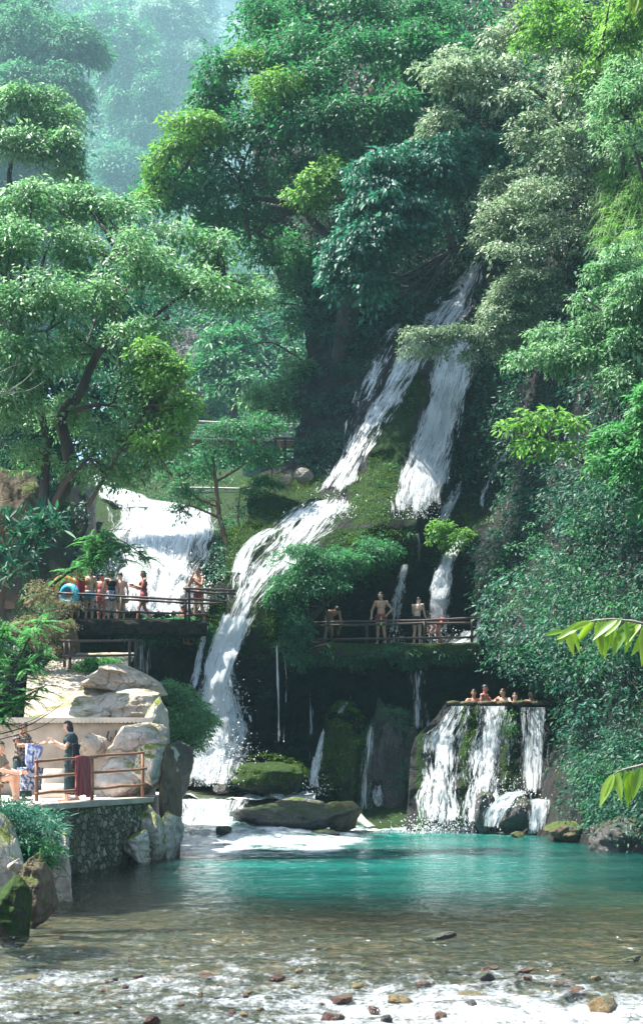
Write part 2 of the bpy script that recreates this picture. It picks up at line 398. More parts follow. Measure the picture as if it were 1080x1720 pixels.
def crown(blobs, k=14, r=.45, L=.17, dens=1.0, droop=.45, asp=.42, low=.25, cull=.42, seed=0, flat=.3, depth=.8):
    """blobs: (px,py,D,rx_px[,ry_px]) -> leaf arrays of an uneven crown"""
    Bc = np.array([at(b[0], b[1], b[2]) for b in blobs]); Rx = np.array([b[3] * b[2] / F for b in blobs]); Rz = np.array([(b[4] if len(b) > 4 else b[3] * .8) * b[2] / F for b in blobs])
    Cs, Os = [], []
    for i in range(len(blobs)):
        R3 = np.array([Rx[i], Rx[i] * depth, Rz[i]])
        area = 4 * math.pi * (Rx[i] * Rz[i])
        n = max(6, int(area / (r * r * 1.1) * dens * 1.7))
        v = unit(rng.normal(0, 1, (n, 3)))
        keep = (v[:, 2] > -.35) | (rng.random(n) < low); v = v[keep]
        q = (.36 + .72 * rng.random(len(v))) * (.78 + .5 * vnoise(Bc[i] * .3 + v * 2.3, 77 + i))
        q = q + (rng.random(len(v)) < .07) * .22
        p = Bc[i] + v * R3 * q[:, None]
        ok = np.ones(len(p), bool)
        for j in range(len(blobs)):
            if j != i: ok &= ((((p - Bc[j]) / np.array([Rx[j], Rx[j] * depth, Rz[j]])) ** 2).sum(-1) > .42)
        nz = vnoise(p / (r * 2.4), 31 + seed); ok &= nz > cull - .09
        Cs.append(p[ok]); Os.append(unit(v[ok] / R3))
    C = np.concatenate(Cs); O = np.concatenate(Os)
    LEAFCOUNT[0] += len(C) * k
    return sprays(C, O, k, r, L, droop, asp, flat)
def limbs(mb, paths):
    for pts, r0, r1 in paths:
        P = [at(*p) for p in pts]
        # smooth + wobble
        Q = []
        for i in range(len(P) - 1):
            for t in np.linspace(0, 1, 5)[:-1]:
                p0 = P[max(i - 1, 0)]; p1 = P[i]; p2 = P[i + 1]; p3 = P[min(i + 2, len(P) - 1)]
                q = .5 * ((2 * p1) + (-p0 + p2) * t + (2 * p0 - 5 * p1 + 4 * p2 - p3) * t * t + (-p0 + 3 * p1 - 3 * p2 + p3) * t ** 3)
                Q.append(q + Vector((random.gauss(0, 1), random.gauss(0, 1), random.gauss(0, 1))) * r0 * .12)
        Q.append(P[-1]); n = len(Q)
        mb.tube(Q, [r0 + (r1 - r0) * (i / (n - 1)) ** .8 for i in range(n)], 8)
def tree(name, label, cat, blobs, trunk, mat, group=None, barkm=None, twigs=True, base=None, frag=2, **kw):
    base = base or (at(*trunk[0][0][0]) if trunk else at(blobs[0][0], blobs[0][1], blobs[0][2]))
    t = empty(name, base, label, cat, group)
    blobs = list(blobs); fr = random.Random(len(label) * 7 + int(blobs[0][0]))
    for b in list(blobs):
        ry = b[4] if len(b) > 4 else b[3] * .8
        for _ in range(frag):
            a = fr.uniform(-.4, math.pi + .4); q = fr.uniform(.38, .6)
            blobs.append((b[0] + math.cos(a) * b[3] * .95, b[1] - math.sin(a) * ry * .95, b[2] + fr.uniform(-.8, .5) * b[3] * b[2] / F, b[3] * q, ry * q))
    V, Fc, rn = crown(blobs, **kw)
    npmesh('crown', V, Fc, mat, rnd=rn, parent=t)
    mb = MB(); limbs(mb, trunk or [])
    if twigs and trunk:
        # a thin limb from the closest point of the wood to each blob
        pts = [at(*p) for path in trunk for p in path[0]]
        for b in blobs:
            c = at(b[0], b[1] + (b[4] if len(b) > 4 else b[3] * .8) * .2, b[2]); q = min(pts, key=lambda u: (u - c).length)
            if (q - c).length > .15:
                md = (q + c) / 2 + Vector((random.gauss(0, .15), random.gauss(0, .15), -.12 * (q - c).length + .2 * random.random()))
                rr = .018 + .012 * (q - c).length
                mb.tube([q, q * .6 + md * .4, md, md * .4 + c * .6, c], [rr, rr * .85, rr * .65, rr * .5, rr * .25], 6)
    if mb.v: mb.build('trunk', barkm or BARK, t, smooth=True)
    return t
def cover(name, label, dfun, polys, dens, mat, k=10, r=.4, L=.16, off=(.05, .5), cull=.4, kind='stuff', nf=.5, droop=.45, asp=.42, cat=None, group=None, upo=.35, tiltup=.9, seed=3):
    """creepers and small shrubs clothing a face: dens = sprays per 1000 px^2"""
    Cs = []
    for poly in polys:
        a = np.array(poly, float); x0, y0 = a.min(0); x1, y1 = a.max(0)
        n = int((x1 - x0) * (y1 - y0) / 1000 * dens)
        px = x0 + rng.random(n) * (x1 - x0); py = y0 + rng.random(n) * (y1 - y0)
        ok = inpoly(px, py, poly); px, py = px[ok], py[ok]
        D = dfun(px, py); P = atn(px, py, D)
        nz = fbm(P * nf, seed, 3) * .5 + .5
        ok = nz > cull; px, py, D, nz = px[ok], py[ok], D[ok], nz[ok]
        o = off[0] + (off[1] - off[0]) * (rng.random(len(px)) * .6 + .4 * np.clip((nz - cull) * 4, 0, 1.6))
        Cs.append(atn(px, py, D - o))
    C = np.concatenate(Cs); O = np.tile(np.array([0, -.9, upo]), (len(C), 1)) + rng.normal(0, .35, (len(C), 3))
    O = unit(O); LEAFCOUNT[0] += len(C) * k
    V, Fc, rn = sprays(C, O, k, r, L, droop, asp, tiltup=tiltup)
    o = npmesh(name, V, Fc, mat, rnd=rn)
    return tag(o, label, cat, group, kind)

# ------------------------------------------------------------------ rocks
import bmesh
_ico = {}
def ico(n):
    if n not in _ico:
        bm = bmesh.new(); bmesh.ops.create_icosphere(bm, subdivisions=n, radius=1)
        bm.verts.ensure_lookup_table()
        _ico[n] = (np.array([v.co[:] for v in bm.verts]), np.array([[v.index for v in f.verts] for f in bm.faces])); bm.free()
    return _ico[n]
def rock_arrays(c, size, seed, rot=(0, 0, 0), sub=5, facets=9, rough=.16, lay=0.0, boxy=.82):
    v, f = ico(sub); v = v.copy(); rs = np.random.default_rng(seed)
    v = np.sign(v) * np.abs(v) ** boxy
    for _ in range(facets):
        n = unit(rs.normal(0, 1, 3)); d = .62 + .28 * rs.random(); e = np.maximum(0, v @ n - d); v -= e[:, None] * n * .9
    s = np.array(size); r = fbm(v * 1.6 + seed * 3.1, seed, 5); r2 = fbm(v * 6 + seed, seed + 5, 3)
    v = v * (1 + rough * r + rough * .25 * r2)[:, None]
    if lay: v[:, :2] *= (1 + lay * (vnoise(np.stack([v[:, 2] * 6, v[:, 0] * .5, v[:, 1] * .5], -1), seed) - .5))[:, None]
    v = v * s
    R = np.array((Matrix.Rotation(rot[2], 3, 'Z') @ Matrix.Rotation(rot[1], 3, 'Y') @ Matrix.Rotation(rot[0], 3, 'X')))
    return v @ R.T + np.array(c), f
def rock(label, px, py, D, w_, h_, d_, mat, seed, rot=(0, 0, 0), name='boulder', cat='boulder', group=None, **kw):
    """w_,h_ half sizes in px at D, d_ half depth in m"""
    k = D / F; V, f = rock_arrays(at(px, py, D), (w_ * k, d_, h_ * k), seed, rot, **kw)
    o = npmesh(name, V, f, mat, smooth=True); return tag(o, label, cat, group)

# ================================================================== TERRAIN
# river bed: one sheet to the horizon, under the water
def bed_mat():
    m = NT('river_bed'); g = m.n('NewGeometry'); P = g.outputs['Position']
    vo = m.n('TexVoronoi'); vo.inputs['Scale'].default_value = 5.5; m.l(P, vo.inputs['Vector'])
    n = m.noise(.7, vec=P, detail=5)
    s = m.n('SeparateColor'); m.l(vo.outputs['Color'], s.inputs[0])
    c = m.ramp(s.outputs[0], [(0, (.015, .012, .007)), (.4, (.045, .036, .018)), (.75, (.085, .068, .035)), (1, (.15, .085, .05))])
    c2 = m.ramp(n, [(.3, (.35, .40, .22)), (.7, (1.2, 1.0, .85))])
    x = m.n('Mix', data_type='RGBA', blend_type='MULTIPLY'); x.inputs[0].default_value = 1; m.l(c, x.inputs[6]); m.l(c2, x.inputs[7])
    p = m.n('BsdfPrincipled', i_Roughness=.7); m.l(x.outputs[2], p.inputs['Base Color'])
    m.l(m.bump(vo.outputs['Distance'], .8, .1), p.inputs['Normal']); m.l(p.outputs[0], m.out.inputs[0]); return m.m
xs = np.concatenate([[-600, -200, -60], np.linspace(-22, 24, 120), [60, 200, 600]]); ysb = np.concatenate([[-600, -100, -20], np.linspace(2, 56, 140), [80, 200, 600]])
X, Y = np.meshgrid(xs, ysb); pyb = HOR + CH * F / np.maximum(Y, 3)
Z = -.34 - .026 * np.clip(Y - 14, 0, 40) - .10 * fbm(np.stack([X * .8, Y * .8, X * 0], -1), 2, 4)
Z = np.where((np.abs(X) > 25) | (Y < 0) | (Y > 58), -2.2, Z)
tag(npmesh('river_bed', np.stack([X, Y, Z], -1).reshape(-1, 3), grid_faces(*X.shape), bed_mat(), smooth=True), 'stony brown bed under the shallow river', None, None, 'structure')

def water_mat():
    m = NT('river_water'); g = m.n('NewGeometry'); P = g.outputs['Position']
    fo = m.n('Attribute', attribute_name='foam').outputs['Fac']; de = m.n('Attribute', attribute_name='deep').outputs['Fac']
    ch = m.n('Attribute', attribute_name='chop').outputs['Fac']
    n1 = m.noise(2.6, vec=P, detail=8, rough=.68, mapscale=(1.0, .75, 1), dist=.25); n2 = m.noise(16, vec=P, detail=5, rough=.7, mapscale=(1.1, .8, 1), dist=.2)
    v = m.math('ADD', m.math('MULTIPLY', n1, .55), m.math('MULTIPLY', n2, .45))
    v = m.math('ADD', v, m.math('MULTIPLY', m.math('SUBTRACT', fo, .5), .42))
    fm = m.n('MapRange'); fm.interpolation_type = 'SMOOTHSTEP'; fm.inputs['From Min'].default_value = .46; fm.inputs['From Max'].default_value = .74; m.l(v, fm.inputs['Value'])
    b1 = m.noise(2.2, vec=P, detail=3, mapscale=(1.0, .9, 1), dist=.6); b2 = m.noise(11, vec=P, detail=4, rough=.65, mapscale=(1.1, .8, 1), dist=.4)
    hb = m.math('ADD', m.math('MULTIPLY', b1, 1.2), m.math('MULTIPLY', b2, .35))
    bp = m.n('Bump'); bp.inputs['Distance'].default_value = .12; m.l(hb, bp.inputs['Height']); m.l(m.math('ADD', m.math('MULTIPLY', ch, .75), .25), bp.inputs['Strength'])
    tr = m.n('BsdfTransparent'); tr.inputs[0].default_value = (.80, .90, .82, 1)
    df = m.n('BsdfDiffuse')
    tn = m.noise(.5, vec=P, detail=3, mapscale=(.4, 1, 1))
    m.l(m.ramp(tn, [(.3, (.003, .07, .07)), (.7, (.018, .22, .18))]), df.inputs[0]); m.l(bp.outputs[0], df.inputs['Normal'])
    body = m.n('MixShader'); m.l(m.math('MULTIPLY', de, .85), body.inputs[0]); m.l(tr.outputs[0], body.inputs[1]); m.l(df.outputs[0], body.inputs[2])
    gl = m.n('BsdfGlossy'); gl.inputs['Roughness'].default_value = .06; m.l(bp.outputs[0], gl.inputs['Normal'])
    fr = m.n('Fresnel'); fr.inputs['IOR'].default_value = 1.33; m.l(bp.outputs[0], fr.inputs['Normal'])
    w1 = m.n('MixShader'); m.l(m.math('ADD', fr.outputs[0], .02, clamp=True), w1.inputs[0]); m.l(body.outputs[0], w1.inputs[1]); m.l(gl.outputs[0], w1.inputs[2])
    fd = m.n('BsdfPrincipled', i_Roughness=.4); m.l(m.ramp(m.math('MULTIPLY', fo, .8), [(.5, (.38, .41, .44)), (.8, (.86, .89, .92))]), fd.inputs['Base Color']); m.l(bp.outputs[0], fd.inputs['Normal'])
    w2 = m.n('MixShader'); m.l(fm.outputs[0], w2.inputs[0]); m.l(w1.outputs[0], w2.inputs[1]); m.l(fd.outputs[0], w2.inputs[2])
    m.l(w2.outputs[0], m.out.inputs[0]); return m.m
WATER = water_mat()
rows = 620; invs = np.linspace(1 / 9.0, 1 / 54.0, rows); yw = 1 / invs; sx = np.linspace(-.42, .42, 460)
Y = np.repeat(yw[:, None], len(sx), 1); X = Y * sx[None]
px = 540 + X * F / Y; py = HOR + CH * F / Y
chop = np.clip(.25 + .9 * sstep(1500, 1590, py) + .9 * sstep(1420, 1385, py) * sstep(800, 520, px), 0, 1)
Pn = np.stack([X, Y, X * 0], -1)
Z = (fbm(Pn * np.array([.8, 1.5, 1]), 1, 4) * .07 + fbm(Pn * np.array([2.4, 4.2, 1]), 4, 4) * .05) * chop
Z += .10 * np.maximum(0, fbm(Pn * np.array([.5, .9, 1]), 8, 3)) * sstep(1590, 1680, py)
Z += .5 * sstep(1432, 1392, py) * sstep(640, 430, px) * (fbm(Pn * np.array([1.3, .7, 1]), 12, 5) * .6 + .5) + .12 * sstep(1420, 1400, py) * (fbm(Pn * 2.5, 15, 3) * .5 + .5)
big = fbm(Pn * np.array([.22, .5, 1]), 21, 3)
foam = .04 + .54 * sstep(1575, 1670, py) + .34 * big * sstep(1490, 1560, py)
foam += .18 * sstep(1700, 1650, py) * 0 + .25 * sstep(1640, 1710, py) * sstep(350, 700, px)
foam += .22 * sstep(1500, 1535, py) * sstep(1640, 1560, py) * sstep(620, 480, px) * sstep(60, 200, px)
foam = np.maximum(foam, 1.3 * sstep(1462, 1412, py + 14 * fbm(Pn * np.array([.6, .3, 1]), 71, 3)) * sstep(285, 315, px) * sstep(690, 540, px))
foam = np.maximum(foam, .95 * sstep(1413, 1398, py) * sstep(560, 640, px) * sstep(960, 880, px))
foam = np.minimum(foam, .98) * np.where(py < 1450, .80 + .5 * fbm(Pn * np.array([.9, .5, 1]), 61, 4), 1)
foam = np.maximum(foam, .52 * sstep(1400, 1420, py) * sstep(1475, 1435, py) * sstep(1000, 760, px) * sstep(290, 400, px) * (.7 + .6 * fbm(Pn * np.array([.5, .5, 1]), 66, 4)))  # foam streaks, with sun sparkle on the pool painted in as white
deep = sstep(1548, 1440, py + 18 * fbm(Pn * np.array([.35, .25, 1]), 91, 4)) * sstep(230, 420, px) * (1 - .55 * sstep(820, 1010, px))  # turquoise of the pool; cliff shade on the right is painted in by dulling it
tag(npmesh('river', np.stack([X, Y, Z], -1).reshape(-1, 3), grid_faces(rows, len(sx)), WATER, smooth=True, pattr=dict(foam=np.clip(foam, 0, 1.3).ravel(), deep=np.clip(deep, 0, 1).ravel(), chop=chop.ravel())),
    'clear river running from the turquoise pool into white riffles', None, None, 'structure')

# main cliff with the travertine mound of the cascade
cp = [(300,-80,80),(450,-80,74),(600,-80,72),(850,-80,66),(1150,-80,55),(380,200,70),(600,200,66),(800,200,64),(950,200,57),(1150,200,50),
 (520,440,62),(650,440,62.5),(800,440,61),(900,440,55),(1000,440,50),(1150,440,44.5),
 (520,600,60),(620,600,58.5),(700,600,57.5),(780,600,57.6),(850,600,56.5),(950,600,50),(1150,600,43),
 (450,800,56),(520,800,56.5),(570,800,55.6),(640,800,54.6),(700,800,55),(760,800,55.8),(830,800,56),(900,800,50),(1000,800,46),(1150,800,41),
 (400,880,52.5),(450,880,53),(540,880,53.2),(640,880,52.6),(700,880,53.4),(780,880,54.6),(850,880,53),(950,880,47),(1150,880,40),
 (380,950,50.8),(400,950,51),(470,950,51),(560,950,51.2),(640,950,52.6),(700,950,54.6),(760,950,55),(830,950,52),(900,950,48),
 (340,1030,50),(370,1030,49.8),(410,1030,49.4),(470,1030,49.7),(530,1030,51.5),(640,1030,55),(780,1030,55),(830,1030,50),(900,1030,46),(1150,1030,39.5),
 (340,1100,50.6),(380,1100,50.2),(430,1100,50),(490,1100,51.5),(560,1112,57),(700,1112,58),(790,1112,56.5),(850,1100,48),(1150,1100,39.2),
 (300,1180,52),(400,1180,52.5),(500,1180,56),(650,1180,57.5),(760,1190,56),(900,1190,52),(950,1180,45),(1150,1180,38.5),
 (300,1300,51.5),(400,1300,53),(500,1300,54),(600,1300,54),(700,1300,52),(850,1300,50),(940,1300,43.5),(1150,1300,37),
 (300,1420,48.5),(500,1420,47.8),(650,1410,46),(850,1410,45),(930,1410,41.5),(1020,1410,38.5),(1150,1420,35.5),(300,1470,48),(700,1470,45.5),(1000,1470,38),(1150,1470,35),(1460,-80,47),(1460,300,40),(1460,600,35),(1460,900,32),(1460,1200,30),(1460,1440,29)]
cliffD = TPS(cp)
leftL_ = lin([(-80,400),(0,420),(340,430),(352,500),(600,510),(770,500),(795,440),(850,416),(900,392),(960,374),(1010,356),(1045,336),(1180,330),(1200,290),(1480,290)])
def leftL(y):
    y = np.asarray(y, float); return leftL_(y) + fbm(np.stack([y * .03, y * 0, y * 0], -1), 41, 4) * 16
mosspoly = [[(400,800),(545,790),(520,880),(430,930),(385,985),(372,960)],[(700,620),(715,640),(690,720),(670,800),(655,880),(590,880),(590,820),(630,720),(660,660)],
  [(430,1010),(480,990),(480,1110),(400,1110),(395,1060)],[(560,890),(690,890),(700,960),(620,970),(540,940)],[(340,1020),(380,1010),(380,1060),(345,1070)],[(720,880),(790,860),(800,900),(720,960)]]
def mossf(px, py):
    m = np.full(px.shape, .42)
    for p in mosspoly: m = np.where(inpoly(px, py, p), .95, m)
    m = np.where((py < 800) & (px < 620), .3, m)
    return m
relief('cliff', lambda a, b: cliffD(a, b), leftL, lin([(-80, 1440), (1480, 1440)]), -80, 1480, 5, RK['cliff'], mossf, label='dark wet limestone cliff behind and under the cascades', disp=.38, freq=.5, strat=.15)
def solidD(px, py): return cliffD(px, py)

# the shaded wall under the left deck and the foot of the left bank
lD = TPS([(60,1030,50.2),(200,1030,50.6),(345,1030,50.4),(60,1130,49),(200,1130,50.5),(345,1130,51.5),(60,1300,47),(200,1300,48),(345,1300,51),(60,1420,44),(345,1420,48.5)])
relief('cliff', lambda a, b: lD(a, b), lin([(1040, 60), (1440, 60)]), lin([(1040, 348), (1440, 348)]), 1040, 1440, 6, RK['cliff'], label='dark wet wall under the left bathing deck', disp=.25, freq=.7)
# left hillside behind the big tree
hD = TPS([(-300,500,52),(-50,500,56),(60,500,60),(-300,760,45),(0,760,50),(100,760,56),(-300,1000,38),(0,1000,44),(100,1000,49),(150,900,54),(-300,1250,34),(0,1250,40),(100,1150,44),(120,1050,46),(-300,1400,32),(0,1400,38)])
relief('hillside', lambda a, b: hD(a, b), lin([(480, -400), (1400, -400)]), lin([(480, 20), (600, 60), (760, 105), (800, 140), (880, 150), (1000, 95), (1045, 100), (1200, 100), (1400, 60)]), 480, 1400, 8, RK['cliff'], label='earthy hillside behind the left bank', disp=.5, freq=.4)

# valley behind: forested mountains
MK = 5.5
def mount(label, pts, L, R, y0, y1, step, mats, dens, leafL, r, cull=.36, disp=2.0, MK=MK):
    d = TPS([(a, b, c * MK) for a, b, c in pts]); leafL *= MK; r *= MK; disp *= MK
    relief('mountain', d, lin(L), lin(R), y0, y1, step, RK['cliff'], label=label, disp=disp, freq=.12 / MK, wrapL=25, wrapR=25)
    poly = [(x, y) for y, x in L] + [(x, y) for y, x in R[::-1]]
    for mt, dn, sd in mats:
        cover('forest', 'dense woods clothing the ' + label, d, [poly], dens * dn, LM[mt], k=12, r=r, L=leafL, off=(.5, 4 * MK), cull=cull if sd == 3 else .5, nf=.16 / MK, seed=sd)
    return d
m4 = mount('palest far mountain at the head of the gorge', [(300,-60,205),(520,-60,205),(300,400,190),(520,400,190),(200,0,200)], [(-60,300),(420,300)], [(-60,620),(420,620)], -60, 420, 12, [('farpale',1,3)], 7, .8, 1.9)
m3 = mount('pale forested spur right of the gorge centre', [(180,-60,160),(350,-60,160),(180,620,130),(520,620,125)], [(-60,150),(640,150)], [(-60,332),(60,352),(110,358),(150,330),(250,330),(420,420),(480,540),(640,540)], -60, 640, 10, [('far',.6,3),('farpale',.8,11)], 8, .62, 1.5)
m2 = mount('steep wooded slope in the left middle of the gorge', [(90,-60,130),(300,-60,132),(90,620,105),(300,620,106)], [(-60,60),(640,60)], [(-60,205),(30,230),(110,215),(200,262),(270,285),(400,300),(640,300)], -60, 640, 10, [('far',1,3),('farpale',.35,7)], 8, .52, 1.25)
m1 = mount('bluish wooded bluff at the upper left', [(-300,-60,92),(140,-60,100),(-300,640,76),(140,640,84)], [(-60,-320),(640,-320)], [(-60,60),(40,95),(110,125),(180,118),(260,130),(400,150),(640,150)], -60, 640, 10, [('far',1.1,3)], 9, .42, 1.0, MK=3)
m0 = mount('green gorge floor slope beyond the footbridge', [(200,440,100),(540,440,104),(200,800,86),(540,800,88)], [(460,180),(820,180)], [(460,560),(820,560)], 460, 820, 9, [('mid',.9,3),('jun',.25,8),('teal',.5,15)], 13, .40, 1.0, MK=1.35)
m0 = (lambda f: (lambda a, b: f(a, b)))(m0)
# individual crowns that stand out on the slopes
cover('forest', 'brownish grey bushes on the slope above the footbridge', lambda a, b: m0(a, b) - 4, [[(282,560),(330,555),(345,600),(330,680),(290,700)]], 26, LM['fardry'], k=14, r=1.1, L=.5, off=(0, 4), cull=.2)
for lab, bl, mt in (
  ('round bright green tree top on the slope above the footbridge', [(385,585,84,38),(360,620,83,30),(395,650,82,26)], 'mid'),
  ('tall vine-draped tree standing on the spur at the gorge head', [(325,30,140,24,46),(340,100,139,18,40),(348,150,138,12,26)], 'far'),
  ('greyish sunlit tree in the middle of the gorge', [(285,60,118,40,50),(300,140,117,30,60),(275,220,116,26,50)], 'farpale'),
  ('dark rounded tree mass at the upper left edge', [(40,90,88,90,70),(70,190,86,60,60),(20,250,85,60,50)], 'far'),
  ('green climbing tree column in the middle of the gorge', [(215,120,104,34,60),(235,220,103,36,70),(250,330,102,34,60),(190,60,105,40,40)], 'mid'),
  ('leafy tree at the foot of the middle slope', [(215,300,98,40,40),(185,370,97,50,40)], 'far')):
    mk_ = 1.3 if 'footbridge' in lab else 3 if 'upper left edge' in lab else MK
    bl = [(b[0], b[1], b[2] * mk_) + tuple(b[3:]) for b in bl]
    t = tree('tree', lab, 'tree', bl, [([(bl[-1][0], bl[-1][1] + 60, bl[-1][2]), (bl[0][0], bl[0][1], bl[0][2])], .35, .08)], LM[mt], twigs=False, frag=5, k=20, r=.75 * mk_, L=.36 * mk_, dens=2.4, group='trees on the gorge slopes')

# ================================================================== VEGETATION
tree('tree', 'small pale green tree at the left edge above the big tree', 'tree',
  [(25,190,60,38,30),(62,170,60,36,26),(20,240,59,36,26),(75,215,60,40,30),(108,250,59,30,26),(60,265,59,34,22),(105,200,61,26,20),(-20,220,60,40,40),(115,290,60,20,16)],
  [([(18,330,60),(16,290,60),(26,255,60),(40,215,60)], .13, .05), ([(26,255,60),(60,240,60),(90,225,60)], .07, .02)], LM['pale'], r=.42, L=.2, dens=1.9, k=15)

big = [(30,350,37,55,34),(100,345,38,50,30),(160,350,38,45,30),(215,360,38,45,32),(275,395,38,48,30),(325,410,38,45,30),(375,440,38,44,32),(410,480,38,38,26),(430,500,37.5,22,20),
  (-20,420,36,60,50),(50,430,36,60,40),(130,420,37,55,40),(200,440,36,55,42),(265,460,37,50,36),(320,480,37,45,32),(370,500,37.5,34,22),
  (20,520,35,60,40),(95,500,35,50,40),(170,500,36,45,36),(240,560,35.5,48,30),(250,620,35.5,38,34),(50,600,35,55,38),(130,590,37,45,34),(215,670,35.5,45,34),(270,700,35.5,40,32),(292,760,35.5,26,26),
  (30,690,35,55,38),(110,700,37,48,32),(190,740,35.5,42,28),(170,790,36,40,20),(245,775,35.5,34,22),(30,770,36,48,26),(215,800,36,30,18),(-60,560,36,60,80),(-70,690,36,60,60)]
tree('tree', 'big spreading tree with forked dark trunk on the left bank', 'tree', big,
  [([(8,1015,35),(45,930,35.5),(85,860,36),(118,790,36.3),(105,700,36.5),(135,660,36.6),(165,590,36.6),(195,560,36.6),(240,545,36.8),(285,532,37)], .22, .05),
   ([(45,930,35.5),(70,850,35.8),(78,770,36),(70,690,36),(40,600,36),(30,520,36)], .15, .04), ([(190,570,36.6),(198,520,36.5),(215,485,36.5),(245,462,36.6)], .09, .025),
   ([(85,860,36),(110,810,35.5),(150,770,35.3)], .10, .03), ([(125,690,36),(190,680,35.8),(235,730,35.6),(262,760,35.6),(290,800,35.6)], .06, .02),
   ([(-40,590,35.8),(30,565,36),(80,555,36.2)], .09, .03), ([(240,545,36.8),(320,490,37.5),(380,470,37.8)], .05, .02)],
  LM['pale'], r=.34, L=.155, dens=1.6, k=15, cull=.47, low=.3)
tree('tree', 'yellow-green sapling spray among the big tree lower right boughs', 'tree', [(250,590,34.8,34,30),(278,640,34.8,26,40),(300,700,34.8,26,36),(250,740,35,30,20)],
  [([(150,850,36),(200,760,35.3),(250,680,35),(270,600,34.8)], .05, .015)], LM['lime'], r=.3, L=.15, dens=1.5, k=13)
tree('tree', 'dark leafy undergrowth tree behind the forked trunk', 'tree', [(30,640,42,70,60),(110,640,43,60,50),(60,750,42,70,50),(150,720,44,50,60),(20,850,42,60,50),(200,600,45,60,50),(140,520,45,90,70)],
  [([(40,960,42),(50,860,42),(70,740,42)], .12, .05)], LM['deep'], r=.45, L=.2, dens=1.5, k=14)

cent = [(455,60,61,62,50),(520,30,63,70,50),(600,20,62,80,55),(680,20,62,80,55),(760,30,61,70,50),(420,130,60,62,48),(500,120,59,72,56),(590,110,58,80,60),(680,110,58,80,56),(750,110,59,60,50),
  (365,190,60,52,42),(330,230,60,46,36),(300,280,60,46,36),(275,320,60,36,30),(330,320,59,50,36),(385,300,58.5,52,40),(440,220,58,60,46),(530,210,57,62,50),(620,200,57,62,50),(400,370,60,50,26),(355,380,61,40,22),
  (450,300,60,40,36),(520,290,58,50,30),(690,190,58,52,40),(440,400,62,30,24)]
tree('tree', 'giant dark broadleaf tree leaning out over the cascade', 'tree', cent,
  [([(585,860,60),(575,700,60),(580,560,59.5),(600,430,59.5),(590,330,59.5),(600,250,59.5),(620,150,60)], .55, .22), ([(590,340,59.5),(540,345,59.3),(480,360,59.3),(430,390,59.5)], .26, .07),
   ([(575,420,59.5),(530,375,59),(490,345,59),(420,330,59.5),(350,300,60)], .2, .05), ([(600,260,59.5),(680,200,59),(750,130,59.5)], .2, .06), ([(600,260,59.5),(540,170,59.5),(500,80,60)], .2, .06)],
  LM['mid'], r=.6, L=.26, dens=1.5, k=17, cull=.46, low=.3, seed=2)
tree('tree', 'yellow-green sunlit tree on the left flank of the giant tree', 'tree', [(318,205,58,34,22),(345,212,58,34,20),(290,250,58,26,20),(262,290,58,24,20),(255,330,58,20,20),(560,300,56,40,30),(520,335,56,26,20),(470,140,57,40,24),(410,95,59,26,22)],
  [([(420,400,59.5),(400,300,59),(340,240,58.4),(310,215,58.2)], .07, .02), ([(400,300,59),(500,320,57),(550,305,56.2)], .05, .02), ([(400,300,59),(440,200,58),(470,150,57.2)], .05, .02)], LM['lime'], r=.42, L=.2, dens=1.6, k=14)  # giant tree's bright translucent edge, its light put into the lime leaf colour
tree('tree', 'thin pale tree with arching bare twigs left of the dark pillar', 'tree', [(480,420,62,44,40),(510,460,61,26,50),(450,440,62,30,30),(470,500,62,26,24),(500,540,62,20,30)],
  [([(560,560,60.5),(520,520,61),(470,510,61.5),(440,520,61.5)], .06, .02), ([(560,640,60.5),(500,600,61),(455,575,61),(420,580,61)], .07, .02), ([(470,585,61),(450,640,61)], .03, .01), ([(560,480,60.5),(510,478,61),(460,475,61)], .06, .02), ([(500,600,61),(480,540,61)], .03, .01)], LM['mid'], r=.42, L=.19, dens=1.2, k=11, twigs=False)
tree('tree', 'light green layered tree beside the dark pillar above the footbridge', 'tree', [(470,650,60,34,16),(495,620,60,26,22),(450,680,60,34,14),(490,690,60,30,16),(500,655,60,20,20),(430,665,60,26,12)],
  [([(560,720,60.5),(510,695,60.3),(460,690,60)], .07, .02), ([(520,690,60.3),(500,650,60)], .04, .015)], LM['pale'], r=.36, L=.2, dens=1.9, k=13)
tree('tree', 'teal green broadleaf bough hanging in layers beside the cascade top', 'tree',
  [(700,275,52,60,26),(650,310,52,55,26),(745,255,52.5,50,22),(790,240,53,42,20),(620,345,52,46,24),(680,340,51.5,52,24),(600,390,52,40,24),(650,385,51.5,46,26),(590,440,52,34,26),(575,480,52,22,24),(630,430,51.8,34,24),(632,480,51.6,18,28),(760,300,52.5,44,26),(700,380,52,40,20)],
  [([(900,330,56),(800,310,54),(700,320,53),(620,380,52.6),(585,450,52.4)], .12, .03)], LM['teal'], r=.44, L=.23, dens=2.0, k=18, droop=.7, asp=.5, cull=.36)
tree('tree', 'dark green undergrowth tree in the hollow above the cascade', 'tree', [(640,250,60,70,60),(800,160,62,60,80),(830,300,60,60,50),(720,200,61,70,50),(600,520,60,40,60),(640,560,59.5,30,40),(840,380,58.5,50,40)],
  [([(760,420,60),(740,320,60),(700,220,60)], .2, .08)], LM['deep'], r=.6, L=.26, dens=1.1, k=14, cull=.5)
